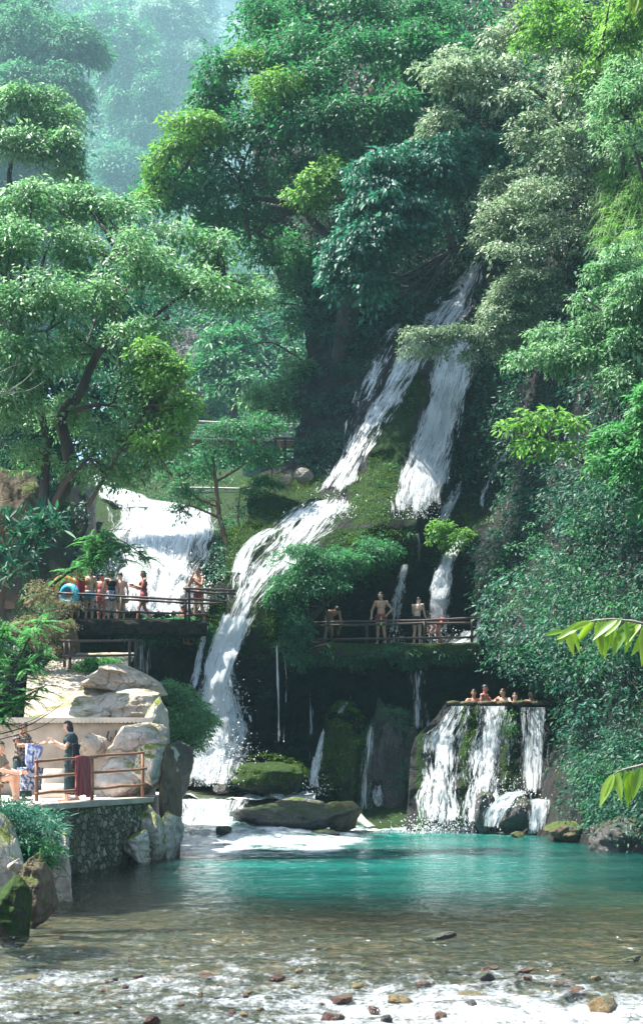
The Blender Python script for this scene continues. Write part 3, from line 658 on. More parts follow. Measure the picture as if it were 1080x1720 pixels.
tree('tree', 'whitish sunlit tree spreading in flat layers at the upper right', 'tree',
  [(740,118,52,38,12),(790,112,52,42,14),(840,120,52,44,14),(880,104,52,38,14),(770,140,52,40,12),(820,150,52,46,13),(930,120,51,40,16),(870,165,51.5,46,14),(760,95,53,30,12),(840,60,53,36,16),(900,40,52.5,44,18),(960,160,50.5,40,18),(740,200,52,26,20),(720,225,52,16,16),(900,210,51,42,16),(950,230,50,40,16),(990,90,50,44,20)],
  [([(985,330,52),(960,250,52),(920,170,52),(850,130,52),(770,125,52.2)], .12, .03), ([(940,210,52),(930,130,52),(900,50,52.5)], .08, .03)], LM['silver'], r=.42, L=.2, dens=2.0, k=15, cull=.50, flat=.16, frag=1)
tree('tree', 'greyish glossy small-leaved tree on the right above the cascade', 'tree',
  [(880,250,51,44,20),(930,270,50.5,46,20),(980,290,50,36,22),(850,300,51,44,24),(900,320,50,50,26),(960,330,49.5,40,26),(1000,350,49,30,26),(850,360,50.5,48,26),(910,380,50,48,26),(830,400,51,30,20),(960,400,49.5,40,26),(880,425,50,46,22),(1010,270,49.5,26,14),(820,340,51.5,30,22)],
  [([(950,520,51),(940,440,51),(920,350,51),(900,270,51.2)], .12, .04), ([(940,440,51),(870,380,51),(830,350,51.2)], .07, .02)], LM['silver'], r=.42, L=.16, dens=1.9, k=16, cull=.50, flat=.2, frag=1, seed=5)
tree('tree', 'bright lime tree at the top right corner', 'tree', [(930,15,48,44,26),(990,30,47,44,26),(1040,60,46,40,26),(1060,10,45,44,26),(900,60,49,30,20),(960,80,48,36,20),(1010,120,47,36,20)],
  [([(1050,300,48),(1030,200,47.5),(1000,100,47.5),(980,30,47.5)], .1, .03)], LM['lime'], r=.38, L=.19, dens=1.8, k=14)
tree('tree', 'grey-green tree leaning from the right edge below the corner', 'tree', [(1030,170,45,44,30),(1060,240,44,44,36),(1010,200,46,26,22),(1080,150,44,40,40),(1050,120,45,34,18)],
  [([(1110,420,45),(1080,300,45),(1050,200,45)], .1, .03)], LM['pale'], r=.36, L=.18, dens=1.5, k=13)
tree('shrub', 'white-leaved shrub overhanging the top of the cascade', 'shrub', [(860,490,50,38,26),(900,470,50,36,22),(840,530,50,36,24),(820,560,50,30,18),(880,530,50,40,26),(930,500,50,30,24),(850,580,50,34,16)],
  [([(960,620,50.5),(900,560,50.4),(850,520,50.2)], .07, .02)], LM['silver'], r=.28, L=.13, dens=2.2, k=15, cull=.36)
tree('shrub', 'thin white-leaved spray crossing in front of the cascade', 'shrub', [(700,565,50,26,12),(740,565,50,30,14),(780,560,50,30,14),(815,565,50,24,12),(690,590,50,14,8),(730,590,50,26,8),(790,600,50,12,20)],
  [([(860,560,50.4),(800,565,50.2),(720,570,50),(680,590,50)], .04, .01)], LM['silver'], r=.24, L=.12, dens=2.0, k=10, cull=.3)
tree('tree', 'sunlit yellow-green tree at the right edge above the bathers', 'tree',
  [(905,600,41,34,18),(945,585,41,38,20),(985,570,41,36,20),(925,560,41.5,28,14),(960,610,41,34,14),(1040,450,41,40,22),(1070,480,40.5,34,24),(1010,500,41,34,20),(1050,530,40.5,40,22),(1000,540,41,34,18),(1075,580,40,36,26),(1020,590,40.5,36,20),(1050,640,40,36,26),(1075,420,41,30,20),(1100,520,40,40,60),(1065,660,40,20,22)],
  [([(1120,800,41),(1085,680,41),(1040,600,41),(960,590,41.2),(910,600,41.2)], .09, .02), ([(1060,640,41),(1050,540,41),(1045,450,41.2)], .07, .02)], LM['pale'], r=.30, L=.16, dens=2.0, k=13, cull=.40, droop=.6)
tree('tree', 'bright spray of big light leaves low on the right', 'tree', [(890,700,38.5,20,12),(930,700,38.5,26,10),(970,710,38.5,22,8),(890,745,38.5,22,14),(930,755,38.5,28,10),(965,750,38.5,16,7),(875,720,38.5,12,16),(905,770,38.5,16,8),(850,712,38.5,10,6)],
  [([(1060,830,39),(980,780,38.8),(920,740,38.6),(890,710,38.5)], .03, .01)], LM['lime'], r=.26, L=.26, dens=.8, k=7, cull=.35, droop=.5, asp=.4, frag=0, flat=.12)
tree('tree', 'green tree with pointed leaves at the right edge beneath the sunlit tree', 'tree', [(1010,745,38,20,10),(1045,735,37.5,30,16),(1070,770,37,30,22),(1030,780,37.5,30,18),(1060,810,37,26,22),(1090,700,37,34,40),(1090,850,37,30,40)],
  [([(1130,900,38),(1090,820,37.8),(1040,760,37.6)], .05, .015)], LM['jun'], r=.28, L=.18, dens=1.8, k=11, cull=.34)
EV = 'creepers and small shrubs '
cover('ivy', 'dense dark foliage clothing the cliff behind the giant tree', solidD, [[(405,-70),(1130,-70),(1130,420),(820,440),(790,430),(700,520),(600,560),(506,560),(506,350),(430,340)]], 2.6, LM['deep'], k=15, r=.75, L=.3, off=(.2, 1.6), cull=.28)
cover('ivy', 'pale leafy sprays on the upper right cliff face', solidD, [[(800,-70),(1130,-70),(1130,480),(1000,480),(860,420),(820,200)]], 2.0, LM['pale'], k=14, r=.5, L=.2, off=(.8, 2.4), cull=.46, seed=21)
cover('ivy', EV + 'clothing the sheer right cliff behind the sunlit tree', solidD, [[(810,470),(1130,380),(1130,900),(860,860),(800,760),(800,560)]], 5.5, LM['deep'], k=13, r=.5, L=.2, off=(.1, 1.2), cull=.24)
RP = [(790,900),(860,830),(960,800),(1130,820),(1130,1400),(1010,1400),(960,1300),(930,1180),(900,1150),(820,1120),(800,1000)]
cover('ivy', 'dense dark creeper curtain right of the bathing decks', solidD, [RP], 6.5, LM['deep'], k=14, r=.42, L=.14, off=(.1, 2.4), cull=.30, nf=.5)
cover('ivy', 'mid green leaf clumps standing off the creeper curtain', solidD, [RP], 5.0, LM['mid'], k=13, r=.36, L=.16, off=(.3, 3.0), cull=.50, nf=.55, seed=12, droop=.7)
cover('ivy', 'bluish broad leaf sprays among the creepers', solidD, [RP], 2.6, LM['teal'], k=11, r=.34, L=.22, off=(.5, 3.0), cull=.54, nf=.7, seed=33, asp=.5)
cover('ivy', 'small pale leaf sprays dotted over the creepers', solidD, [RP], 1.2, LM['pale'], k=12, r=.24, L=.10, off=(1.2, 3.2), cull=.56, nf=.9, seed=51)
SIDE = [(1120,-70),(1440,-70),(1440,1420),(1120,1420)]
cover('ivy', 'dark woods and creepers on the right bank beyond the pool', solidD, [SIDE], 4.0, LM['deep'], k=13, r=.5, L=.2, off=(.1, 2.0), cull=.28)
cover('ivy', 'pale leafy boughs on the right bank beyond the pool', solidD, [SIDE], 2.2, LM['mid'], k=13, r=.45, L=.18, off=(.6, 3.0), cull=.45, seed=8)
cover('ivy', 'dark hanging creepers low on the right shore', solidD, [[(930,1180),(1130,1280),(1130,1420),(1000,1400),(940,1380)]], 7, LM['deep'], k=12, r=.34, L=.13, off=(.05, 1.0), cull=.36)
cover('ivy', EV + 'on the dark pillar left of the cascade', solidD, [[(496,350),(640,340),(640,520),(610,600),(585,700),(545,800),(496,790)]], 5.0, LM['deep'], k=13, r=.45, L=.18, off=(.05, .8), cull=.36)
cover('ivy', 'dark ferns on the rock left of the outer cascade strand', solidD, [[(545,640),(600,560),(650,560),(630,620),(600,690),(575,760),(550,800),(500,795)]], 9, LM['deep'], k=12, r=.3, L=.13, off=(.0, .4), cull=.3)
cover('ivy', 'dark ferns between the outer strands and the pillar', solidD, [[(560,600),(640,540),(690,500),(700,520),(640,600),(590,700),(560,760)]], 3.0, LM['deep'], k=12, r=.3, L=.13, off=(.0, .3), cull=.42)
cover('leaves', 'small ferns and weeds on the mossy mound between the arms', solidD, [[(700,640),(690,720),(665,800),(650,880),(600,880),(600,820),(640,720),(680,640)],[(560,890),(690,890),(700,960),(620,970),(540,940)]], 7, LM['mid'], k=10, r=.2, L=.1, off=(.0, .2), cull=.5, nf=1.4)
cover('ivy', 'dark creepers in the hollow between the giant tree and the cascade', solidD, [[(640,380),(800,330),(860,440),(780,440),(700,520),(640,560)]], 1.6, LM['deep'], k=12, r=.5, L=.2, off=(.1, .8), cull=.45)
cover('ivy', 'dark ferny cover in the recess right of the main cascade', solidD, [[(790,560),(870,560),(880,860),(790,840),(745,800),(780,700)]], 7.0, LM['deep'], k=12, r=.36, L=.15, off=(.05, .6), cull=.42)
cover('moss', 'bright moss and tiny plants on the cascade mound', solidD, mosspoly[:2] + mosspoly[3:4], 26, LM['moss'], k=9, r=.2, L=.07, off=(.0, .1), cull=.33, nf=1.2)
cover('moss', 'golden moss cushions beside the left cascade', solidD, [mosspoly[2], mosspoly[4], mosspoly[5]], 34, LM['moss'], k=9, r=.17, L=.06, off=(.0, .22), cull=.38, nf=1.4)
tree('bush', 'bright green bush covering the ledge left of the middle deck', 'bush', [(510,935,50,36,24),(550,950,50,40,26),(500,980,49.6,34,28),(540,985,49.8,34,22),(590,945,50.8,34,22),(635,925,51.6,36,18),(585,975,50.8,24,16),(497,1040,49.6,24,28),(500,1070,49.8,20,20),(480,1085,49.6,18,20),(500,1105,49.7,20,14),(470,1010,49.6,16,22)],
  [([(560,1080,50.5),(545,1020,50.2),(530,960,50)], .05, .02)], LM['mid'], r=.24, L=.12, dens=1.5, k=14, cull=.46)
tree('bush', 'hanging green fringe below the middle deck edge', 'bush', [(560,1098,50.8,30,14),(620,1096,50.8,34,12),(680,1098,50.8,34,12),(740,1097,50.8,32,11),(785,1098,50.8,24,12),(520,1105,50.5,20,14),(600,1112,51,20,9),(700,1112,51,20,8)],
  [], LM['mid'], r=.2, L=.11, dens=2.0, k=13, cull=.34, droop=.8)
tree('bush', 'vivid green fern clump beside the right cascade foot', 'bush', [(745,885,52.5,22,14),(765,905,52.4,18,12),(730,905,52.6,14,10),(752,918,52.5,10,7),(780,892,52.4,12,6)], [], LM['lime'], r=.22, L=.15, dens=1.3, k=10, cull=.4, frag=0, flat=.15)
tree('bush', 'round glossy bush between the pale slabs and the left cascade', 'bush', [(300,1165,42,26,20),(320,1195,42,30,24),(295,1215,41.6,24,24),(330,1230,42,22,20),(310,1250,41.8,24,16),(345,1205,42.4,14,14)],
  [([(300,1330,41.8),(302,1270,41.8),(315,1200,42)], .04, .015)], LM['pale'], r=.22, L=.11, dens=2.2, k=13, cull=.3)
tree('bush', 'dry creeper tangle on the stump at the left end of the deck', 'bush', [(70,1010,43,30,24),(95,1045,43,30,24),(60,1060,42.6,30,24),(120,1075,43.4,18,16),(110,1020,43.6,20,18),(90,1080,43,26,18)], [], LM['dry'], r=.26, L=.11, dens=1.5, k=12, cull=.52)
tree('bush', 'low green plants fringing the left deck edge', 'bush', [(250,1052,49.2,28,10),(290,1050,49.2,28,14),(330,1058,49.4,26,16),(275,1070,49.4,22,12),(350,1080,49.4,12,20),(210,1056,49,22,8)], [], LM['mid'], r=.2, L=.12, dens=2.0, k=12, cull=.34)
tree('bush', 'small green tuft growing at the foot of the lookout rail', 'bush', [(150,1118,42.5,26,10),(180,1112,43,20,8),(150,1185,41,12,14)], [], LM['jun'], r=.16, L=.10, dens=2.2, k=11, cull=.25)
# young tree with reddish trunk in front of the white falls
tree('tree', 'young tree with reddish trunk in front of the white falls', 'tree',
  [(400,725,54,44,24),(440,710,54.5,30,20),(370,760,54,44,20),(330,790,54,34,18),(420,770,54,40,22),(455,760,54.5,24,24),(310,830,54,26,18),(300,860,54,18,14),(350,840,54,30,12),(440,810,54,20,16),(410,830,54,20,12),(290,800,54,22,16)],
  [([(388,945,53.5),(376,900,53.6),(366,850,53.8),(362,800,54),(358,770,54)], .11, .05), ([(366,850,53.8),(330,835,54),(305,810,54)], .06, .02), ([(368,870,53.8),(320,850,54),(295,860,54)], .05, .02), ([(362,810,54),(410,780,54),(440,750,54.3)], .05, .02), ([(410,930,53.5),(400,870,53.8),(404,820,54)], .06, .02), ([(458,790,54.4),(430,740,54.4),(428,700,54.4)], .05, .02)],
  LM['mid'], barkm=BARK2, frag=1, r=.28, L=.13, dens=1.5, k=13, cull=.42, flat=.2)
cover('ivy', 'dark shrubs along the cliff edge right of the white falls', lambda a, b: cliffD(a, b), [[(385,850),(425,800),(410,880),(375,1000),(345,1010),(350,950)]], 10, LM['deep'], k=12, r=.3, L=.12, off=(-.6, .5), cull=.3)
# feathery bright tree over the left deck
def feather(name, label, cat, stems, n, L, mat, D0, bk=BARK, fl=.9, leaf=.09):
    t = empty(name, at(*stems[0][0][0]), label, cat)
    mb = MB(); limbs(mb, stems); mb.build('trunk', bk, t, smooth=True)
    Ps, Ds, Ns, Ls = [], [], [], []
    for path, _, _ in stems:
        P = [at(*p) for p in path]
        for _k in range(n):
            i = random.randrange(1, len(P)); t_ = random.random(); s = P[i - 1].lerp(P[i], t_)
            d = Vector((random.gauss(0, 1), random.gauss(0, .8), random.gauss(.05, .35))).normalized(); l = L * (.6 + .6 * random.random())
            side = d.cross(Vector((0, 0, 1))).normalized()
            for q in np.linspace(.1, 1, 13):
                p = s + d * l * q - Vector((0, 0, fl * l * q * q * .5))
                for sg in (-1, 1):
                    Ps.append(p); Ds.append(side * sg + d * .5 - Vector((0, 0, .25))); Ns.append(Vector((random.gauss(0, .25), random.gauss(0, .25), 1))); Ls.append(leaf * (1.15 - q * .6) * 1.6)
    Ls = np.array(Ls); V, Fc = leaf_arrays(np.array(Ps), np.array(Ds), np.array(Ns), Ls, Ls * .32)
    LEAFCOUNT[0] += len(Ps)
    npmesh('crown', V, Fc, mat, rnd=np.repeat(rng.random(len(Ps)), 2), parent=t)
    return t
feather('tree', 'feathery bright green tree reaching over the bathers on the left deck', 'tree',
  [([(60,1010,44),(110,965,44),(150,945,44),(185,925,44)], .06, .02), ([(150,945,44),(190,905,44),(230,925,44),(250,940,44)], .02, .01), ([(150,945,44),(150,905,44),(190,890,44)], .02, .01), ([(150,945,44),(200,915,43.6),(215,950,43.6)], .02, .01)], 44, .62, LM['jun'], 44)
feather('shrub', 'drooping feathery conifer branch at the left edge above the terrace', 'shrub',
  [([(-40,1260,25),(10,1150,25),(45,1080,25),(70,1040,25.2)], .04, .01), ([(-20,1220,25),(40,1130,25),(85,1080,25)], .02, .01), ([(-30,1240,25),(30,1180,25),(80,1150,25)], .02, .01), ([(-40,1230,25),(-10,1100,25.2),(15,1050,25)], .02, .01)], 60, .42, LM['jun'], 25, leaf=.06, fl=.5)
mbt = MB(); limbs(mbt, [([(-30,1240,24.8),(40,1222,24.9),(80,1200,25),(108,1180,25)], .012, .004), ([(-30,1250,24.8),(60,1225,24.9),(95,1205,25)], .010, .003), ([(-20,1215,24.8),(40,1215,25),(90,1190,25)], .008, .003)])
o = mbt.build('bare_branch', BARK, smooth=True); tag(o, 'thin bare branches sticking out from the left edge over the terrace', 'branch')
mbt = MB(); limbs(mbt, [([(-30,680,33),(10,660,33),(40,640,33),(60,620,33)], .02, .006), ([(0,665,33),(20,630,33),(30,600,33)], .012, .004), ([(10,660,33),(50,655,33),(75,640,33)], .012, .004), ([(-20,640,33),(10,620,33),(40,610,33)], .01, .003), ([(20,655,33),(30,690,33)], .01, .003)])
o = mbt.build('bare_branch', BARK3, smooth=True); tag(o, 'pale dead branch among the leaves at the left edge', 'branch')
# strap-leaved epiphyte on the leaning stem at the left edge
t = empty('fern', at(30, 930, 31), 'dark strap-leaved fern clump on the leaning trunk at the left edge', 'fern')
Ps = np.array([at(x, y, 31 + random.uniform(-.4, .4)) for x, y in [(20,870),(35,885),(55,880),(70,870),(90,865),(10,920),(40,920),(60,905),(75,900),(20,950),(5,970),(30,960),(100,885),(50,930)] for _ in range(26)])
Ps = Ps + rng.normal(0, .10, Ps.shape); Dd = rng.normal(0, .7, Ps.shape); Dd[:, 1] -= .3; Dd[:, 2] += .1
Ll = .38 * (.6 + .6 * rng.random(len(Ps))); V, Fc = leaf_arrays(Ps, Dd, np.tile([0, -.5, .8], (len(Ps), 1)) + rng.normal(0, .4, Ps.shape), Ll, Ll * .2)
npmesh('foliage', V, Fc, LM['deep'], rnd=np.repeat(rng.random(len(Ps)), 2), parent=t)
mb = MB(); limbs(mb, [([(-20,1080,31.4),(5,1000,31.2),(30,940,31),(60,900,31),(110,880,31)], .13, .03)]); mb.build('stem', BARK, t, smooth=True)
# willow-leaved bush at the lower left
t = empty('bush', at(30, 1460, 21.5), 'pale long-leaved bush over the mossy rocks at the lower left', 'bush')
Cc = np.array([at(random.uniform(-60, 90), random.uniform(1345, 1440), 21.5 + random.uniform(-.5, .5)) for _ in range(330)])
msk = np.array([(c[2] < at(0, 1335 + .35 * max(0, (540 + c[0] * F / c[1])), c[1]).z) for c in Cc]); Cc = Cc[msk]
V, Fc, rn = sprays(Cc, unit(rng.normal(0, .5, Cc.shape) + np.array([.3, -.7, .4])), 22, .2, .13, .3, .17)
npmesh('leaves', V, Fc, LM['teal'], rnd=rn, parent=t)
cover('leaves', 'green herbs hanging over the lower left rocks', lambda a, b: np.full(a.shape, 21.2), [[(30,1400),(100,1420),(100,1500),(60,1510),(40,1450)]], 22, LM['jun'], k=10, r=.12, L=.08, off=(-.1, .2), cull=.4, nf=2)
# grass on the upper right
dgr = lambda px, py: cliffD(px, py)
gp = np.stack([rng.uniform(960, 1100, 260), rng.uniform(60, 440, 260)], -1); gp = gp[(gp[:, 0] > 1000) | (gp[:, 1] < 160)]
V, Fc, rn = grasses(atn(gp[:, 0], gp[:, 1], cliffD(gp[:, 0], gp[:, 1]) - 3.2), unit(np.tile([-.3, -.8, .3], (len(gp), 1))), 30, .9, .03, 1.1)
tag(npmesh('grass', V, Fc, LM['lime'], rnd=rn), 'long hanging grass at the upper right edge', None, None, 'stuff')
# ivy on the hillside and near pockets on the left
cover('ivy', 'dark undergrowth on the hillside behind the left bank', lambda a, b: hD(a, b), [[(-380,490),(20,490),(60,600),(110,780),(150,880),(95,1000),(95,1100),(-380,1250)]], 1.5, LM['deep'], k=13, r=.42, L=.17, off=(.1, 1.3), cull=.4)

# overhanging leaf branches close to the camera on the right
def near_branch(label, stem, leaves, mat):
    t = empty('branch', at(*stem[0]), label, 'branch')
    mb = MB(); limbs(mb, [(stem, .011, .003)]); mb.build('twig', BARK3, t, smooth=True)
    mb = MB()
    for (px, py, ang, ln, D, tw) in leaves:
        b = at(px, py, D); L = ln * D / F; d = Vector((math.cos(ang), random.uniform(-.25, .1), -math.sin(ang))).normalized()
        nrm = Vector((random.gauss(0, .3), -1, .3 + tw)).normalized(); s = d.cross(nrm).normalized(); nrm = s.cross(d)
        n = 9; base = len(mb.v)
        for i in range(n + 1):
            q = i / n; wd = math.sin(math.pi * min(1, q * 1.02) ** .8) ** .85 * L * .15; c = b + d * L * q - Vector((0, 0, L * .12 * q * q))
            mb.v += [c - s * wd + nrm * wd * .35, c, c + s * wd + nrm * wd * .35]
        for i in range(n):
            a = base + 3 * i; mb.f += [(a, a + 1, a + 4, a + 3), (a + 1, a + 2, a + 5, a + 4)]
    o = mb.build('leaf', mat, t, smooth=True)
    a = o.data.attributes.new('rnd', 'FLOAT', 'FACE'); r_ = np.repeat(rng.random(len(leaves)), 18).astype(np.float32); a.data.foreach_set('value', r_)
    return t
LN = leaf_mat('leaf_near', [(.10, .20, .03), (.14, .26, .03), (.20, .32, .04), (.26, .36, .06)], .5, .3, .7)
st = [(1120,1062,9),(1080,1048,9),(1040,1041,9),(1000,1042,9),(965,1052,9),(945,1060,9)]
lv = []
for i in range(24):
    q = i / 23; x = 945 + q * 150; y = np.interp(x, [945, 965, 1000, 1040, 1080, 1120], [1060, 1052, 1042, 1041, 1048, 1062])
    lv.append((x, y, math.radians(random.choice([random.uniform(95, 150), random.uniform(60, 110), random.uniform(120, 175)])), random.uniform(30, 66) * (.6 + .4 * min(1, q * 3)), 9 + random.uniform(-.05, .1), random.uniform(-.2, .5)))
near_branch('compound leaf branch hanging in from the right edge at mid height', st, lv, LN)
st = [(1130,1275,8),(1090,1282,8),(1050,1292,8),(1030,1300,8)]
lv = [(1030 + i * 6.5, 1300 - i * 1.6, math.radians(random.uniform(70, 140)), random.uniform(34, 58), 8 + random.uniform(-.05, .05), random.uniform(-.2, .6)) for i in range(15)]
near_branch('glossy leaf branch hanging in from the right edge above the pool', st, lv, LN)
st = [(1120,-20,9),(1090,0,9),(1070,20,9)]
lv = [(1060 + i * 5, -12 + random.uniform(-8, 14), math.radians(random.uniform(80, 130)), random.uniform(26, 44), 9, .2) for i in range(9)]
near_branch('small bright leaf tip at the top right corner', st, lv, LN)

# ================================================================== WATERFALLS
def fall(label, pts, D=None, cover_=.5, layers=3, off=.18, mat=FM, jag=.12, step=7, name='waterfall', thick=.12, spread=1.0, sharp=False):
    """pts: (px,py,width_px[,D]); the sheet follows the rock, `layers` sheets stacked a few cm apart in one mesh"""
    a = np.array([p[:3] for p in pts], float)
    seg = np.r_[0, np.cumsum(np.hypot(np.diff(a[:, 0]), np.diff(a[:, 1])))]; n = max(4, int(seg[-1] / step)); t = np.linspace(0, seg[-1], n)
    cx, cyy, cw = (np.interp(t, seg, a[:, i]) for i in range(3))
    k = np.ones(5) / 5
    if n > 8:
        cx = np.convolve(np.pad(cx, 2, 'edge'), k, 'valid'); cw = np.convolve(np.pad(cw, 2, 'edge'), k, 'valid')
    cols = max(5, int(cw.max() / 5)); s = np.linspace(-.5, .5, cols)
    Vs, Fs, UV, ED = [], [], [], []; base = 0
    for l in range(layers):
        wob = 1 + .25 * fbm(np.stack([t * .03, t * 0 + l * 7, t * 0], -1), 6 + l, 2)
        px = cx[:, None] + s[None] * (cw * wob * (1.0 if D is not None else 1.32))[:, None] * (1 - .04 * l) * spread; py = np.repeat(cyy[:, None], cols, 1)
        if D is None and len(pts[0]) < 4: Dd = cliffD(px, py)
        elif D is not None: Dd = np.full(px.shape, float(D)) if not callable(D) else D(px, py)
        else: Dd = np.repeat(np.interp(t, seg, [p[3] for p in pts])[:, None], cols, 1)
        P = atn(px, py, Dd)
        um = (px - 540) * Dd / F; vm = np.repeat((t * Dd[:, 0] / F)[:, None], cols, 1)
        us = s[None] * cw.mean() * Dd.mean() / F + px * 0
        nz = fbm(np.stack([us * 2.6, vm * .5, us * 0 + l * 3.3], -1), 30 + l, 4) + .8 * fbm(np.stack([us * .8, vm * 1.5, us * 0 + l], -1), 44, 3)
        P = atn(px, py, Dd - off - thick * l - nz * jag * 2.2)
        tn = t / t[-1]; fr = .10 * vnoise(np.stack([s * 9, s * 0 + l, s * 0], -1), 4)[None]
        e = (1 - np.abs(s[None] * 2) ** 2.2) * (1 if sharp else sstep(fr * .6, fr * .6 + .06, tn[:, None] + s[None] * 0)) * (.25 + .75 * sstep(1.01 - fr, .93 - fr, tn[:, None] + s[None] * 0)) + px * 0
        Vs.append(P.reshape(-1, 3)); Fs.append(grid_faces(n, cols) + base); base += n * cols
        UV.append(np.stack([us + l * 11.3 + pts[0][0] * .01, vm], -1).reshape(-1, 2)); ED.append(np.clip(e, 0, 1).ravel())
    o = npmesh(name, np.concatenate(Vs), np.concatenate(Fs), mat[cover_] if isinstance(mat, dict) else mat, smooth=True, uv=np.concatenate(UV), pattr={'edge': np.concatenate(ED)})
    return tag(o, label, None, None, 'structure')
def droplets(label, boxes, n, size=(.012, .05), seed=1):
    """flying water drops: tiny octahedra; boxes (px,py,D,rx,ry,rD)"""
    C = []
    for (px, py, D, rx, ry, rd, wgt) in boxes:
        k = int(n * wgt); a = rng.normal(0, .5, (k, 3))
        C.append(atn(px + a[:, 0] * rx, py - np.abs(a[:, 1]) * ry * 1.3 + ry * .3, D + a[:, 2] * rd))
    C = np.concatenate(C); s = size[0] + (size[1] - size[0]) * rng.random(len(C)) ** 3
    o_ = np.array([[1, 0, 0], [-1, 0, 0], [0, 1, 0], [0, -1, 0], [0, 0, 1.6], [0, 0, -1.6]]); f_ = np.array([[0, 2, 4], [2, 1, 4], [1, 3, 4], [3, 0, 4], [2, 0, 5], [1, 2, 5], [3, 1, 5], [0, 3, 5]])
    V = (C[:, None] + o_[None] * s[:, None, None]).reshape(-1, 3); Fc = (f_[None] + np.arange(len(C))[:, None, None] * 6).reshape(-1, 3)
    return tag(npmesh('spray', V, Fc, FOAM), label, None, None, 'stuff')
fall('top of the main cascade pouring out of the dark trees', [(808,425,22),(793,460,50),(772,495,84),(748,530,120),(722,570,150)], cover_=.5, layers=2)
fall('left arm of the main cascade sliding down the travertine', [(728,540,90),(700,580,84),(675,625,84),(648,670,84),(618,720,78),(592,770,76),(570,815,84),(548,850,110)], cover_=.5, off=.25, layers=2)
fall('thin outer strand left of the main cascade', [(692,522,60),(658,562,66),(636,605,60),(616,650,56),(600,695,50),(585,740,34),(575,790,24)], cover_=.4, off=.2, layers=2)
fall('white water spreading over the lip below the left arm', [(572,810,90),(548,850,140),(515,880,160),(485,915,150),(452,950,136),(430,985,104),(412,1015,84),(397,1050,66),(382,1085,58),(374,1118,56),(370,1150,60)], cover_=.5, off=.3, layers=2)
fall('narrow side rill over the dark ledge above the left cascade', [(470,880,40),(430,905,46),(408,935,44),(396,975,30)], cover_=.5, off=.15, layers=2)
fall('free falling veil at the foot of the left cascade', [(408,1018,70,48.9),(394,1050,60,48.85),(380,1085,60,48.8),(374,1120,72,48.75),(378,1180,108,48.6),(380,1240,130,48.4),(370,1290,140,48.2),(352,1335,150,47.8)], mat=FML, cover_=.5, layers=3, jag=.2)
fall('bright core of the lower left cascade', [(410,1015,60,48.8),(396,1045,56,48.75),(380,1080,54,48.7),(371,1110,56,48.65),(362,1155,56,48.55),(357,1210,58,48.4),(348,1265,80,48.0),(332,1335,110,47.5)], cover_=.75, layers=2, jag=.15)
fall('white splash apron at the foot of the left cascade', [(400,1200,60,48.8),(385,1240,90,48.4),(360,1280,130,48),(350,1330,150,47.4)], cover_=.5, layers=3, jag=.25)
fall('broad white right arm of the main cascade', [(775,530,70),(765,590,92),(755,640,96),(742,690,90),(730,740,96),(714,790,104),(702,840,100),(692,890,96)], cover_=.6, off=.7, layers=3)
fall('thin strands beside the right arm', [(775,800,16),(765,830,24),(750,858,34),(735,885,28)], cover_=.5, off=.2, layers=2)
fall('little rill below the foot of the right arm', [(700,888,30),(704,910,16),(702,950,10)], cover_=.4, off=.2, layers=2, mat=FMT)
fall('small veil behind the standing man on the middle deck', [(686,935,14),(676,965,34),(668,1000,40),(664,1045,40),(662,1080,36)], D=52.6, cover_=.5, layers=3, off=.1, mat=FML)
fall('veil of falling water right of the middle deck bathers', [(787,888,16),(768,915,34),(752,938,40),(744,960,56),(740,1000,66),(736,1045,68),(734,1085,68)], D=lambda a, b: np.interp(b, [890, 940, 960, 1090], [54, 53, 52.6, 52.2]) + a * 0, mat=FML, cover_=.6, layers=3, off=.1)
fall('thin waterfall in the right hand recess', [(866,742,8),(845,765,12),(825,795,18),(812,830,20),(808,865,18)], cover_=.5, off=.3, layers=2, jag=.06)
fall('faint misty rill beside the thin right waterfall', [(880,790,18),(862,830,34),(846,870,40)], cover_=.3, off=.3, layers=2, jag=.06)
fall('thin veil half hidden by the creepers right of the decks', [(826,975,14),(818,1005,20),(806,1035,20),(800,1070,18)], D=49.6, cover_=.4, layers=2)
fall('white water pooling behind the middle deck rail', [(800,1052,50,51.8),(790,1070,60,51.6),(770,1085,80,51.4)], cover_=.5, layers=2)
tub = lambda o: (lambda a, b: np.interp(b, [1185, 1230, 1300, 1400], [47.0, 46.7, 46.2, 44.6]) - o + a * 0)
fall('wide lacy curtain at the left of the bathing tub', [(772,1186,76),(760,1212,108),(742,1242,134),(739,1300,146),(738,1406,154)], D=tub(.45), cover_=.5, layers=2, mat=FML, sharp=True, jag=.16)
fall('bright curtain in the middle of the bathing tub wall', [(824,1186,84),(820,1230,96),(813,1280,104),(806,1330,112),(800,1406,120)], D=tub(.55), cover_=.5, layers=2, mat=FML, sharp=True, jag=.16)
fall('lacy threads spread over the whole tub wall', [(838,1187,170),(834,1230,190),(826,1290,210),(820,1350,220),(815,1405,230)], D=tub(.35), cover_=.4, layers=2, mat=FML, sharp=True, jag=.2)
fall('thin trickles at the right of the bathing tub wall', [(896,1188,80),(896,1250,84),(896,1345,84)], D=tub(.5), cover_=.5, layers=2, sharp=True, mat=FMT, jag=.1)
fall('spray sliding over the boulders under the tub', [(880,1325,60,43.9),(850,1340,60,43.6),(830,1370,50,43.4),(822,1402,40,43.2)], cover_=.5, layers=3)
fall('small fall over the block right of the tub boulders', [(905,1335,60,43.4),(903,1365,50,43.1),(898,1408,38,42.9)], cover_=.5, layers=3)
fall('trickles down the mossy column in the cavern', [(624,1205,36),(618,1260,44),(612,1320,50),(610,1380,54)], D=49.5, cover_=.4, layers=3, mat=FMT, jag=.12)
fall('small white rill left of the mossy column', [(545,1215,10),(538,1250,22),(530,1290,34),(528,1335,50)], D=49.6, cover_=.5, layers=3)
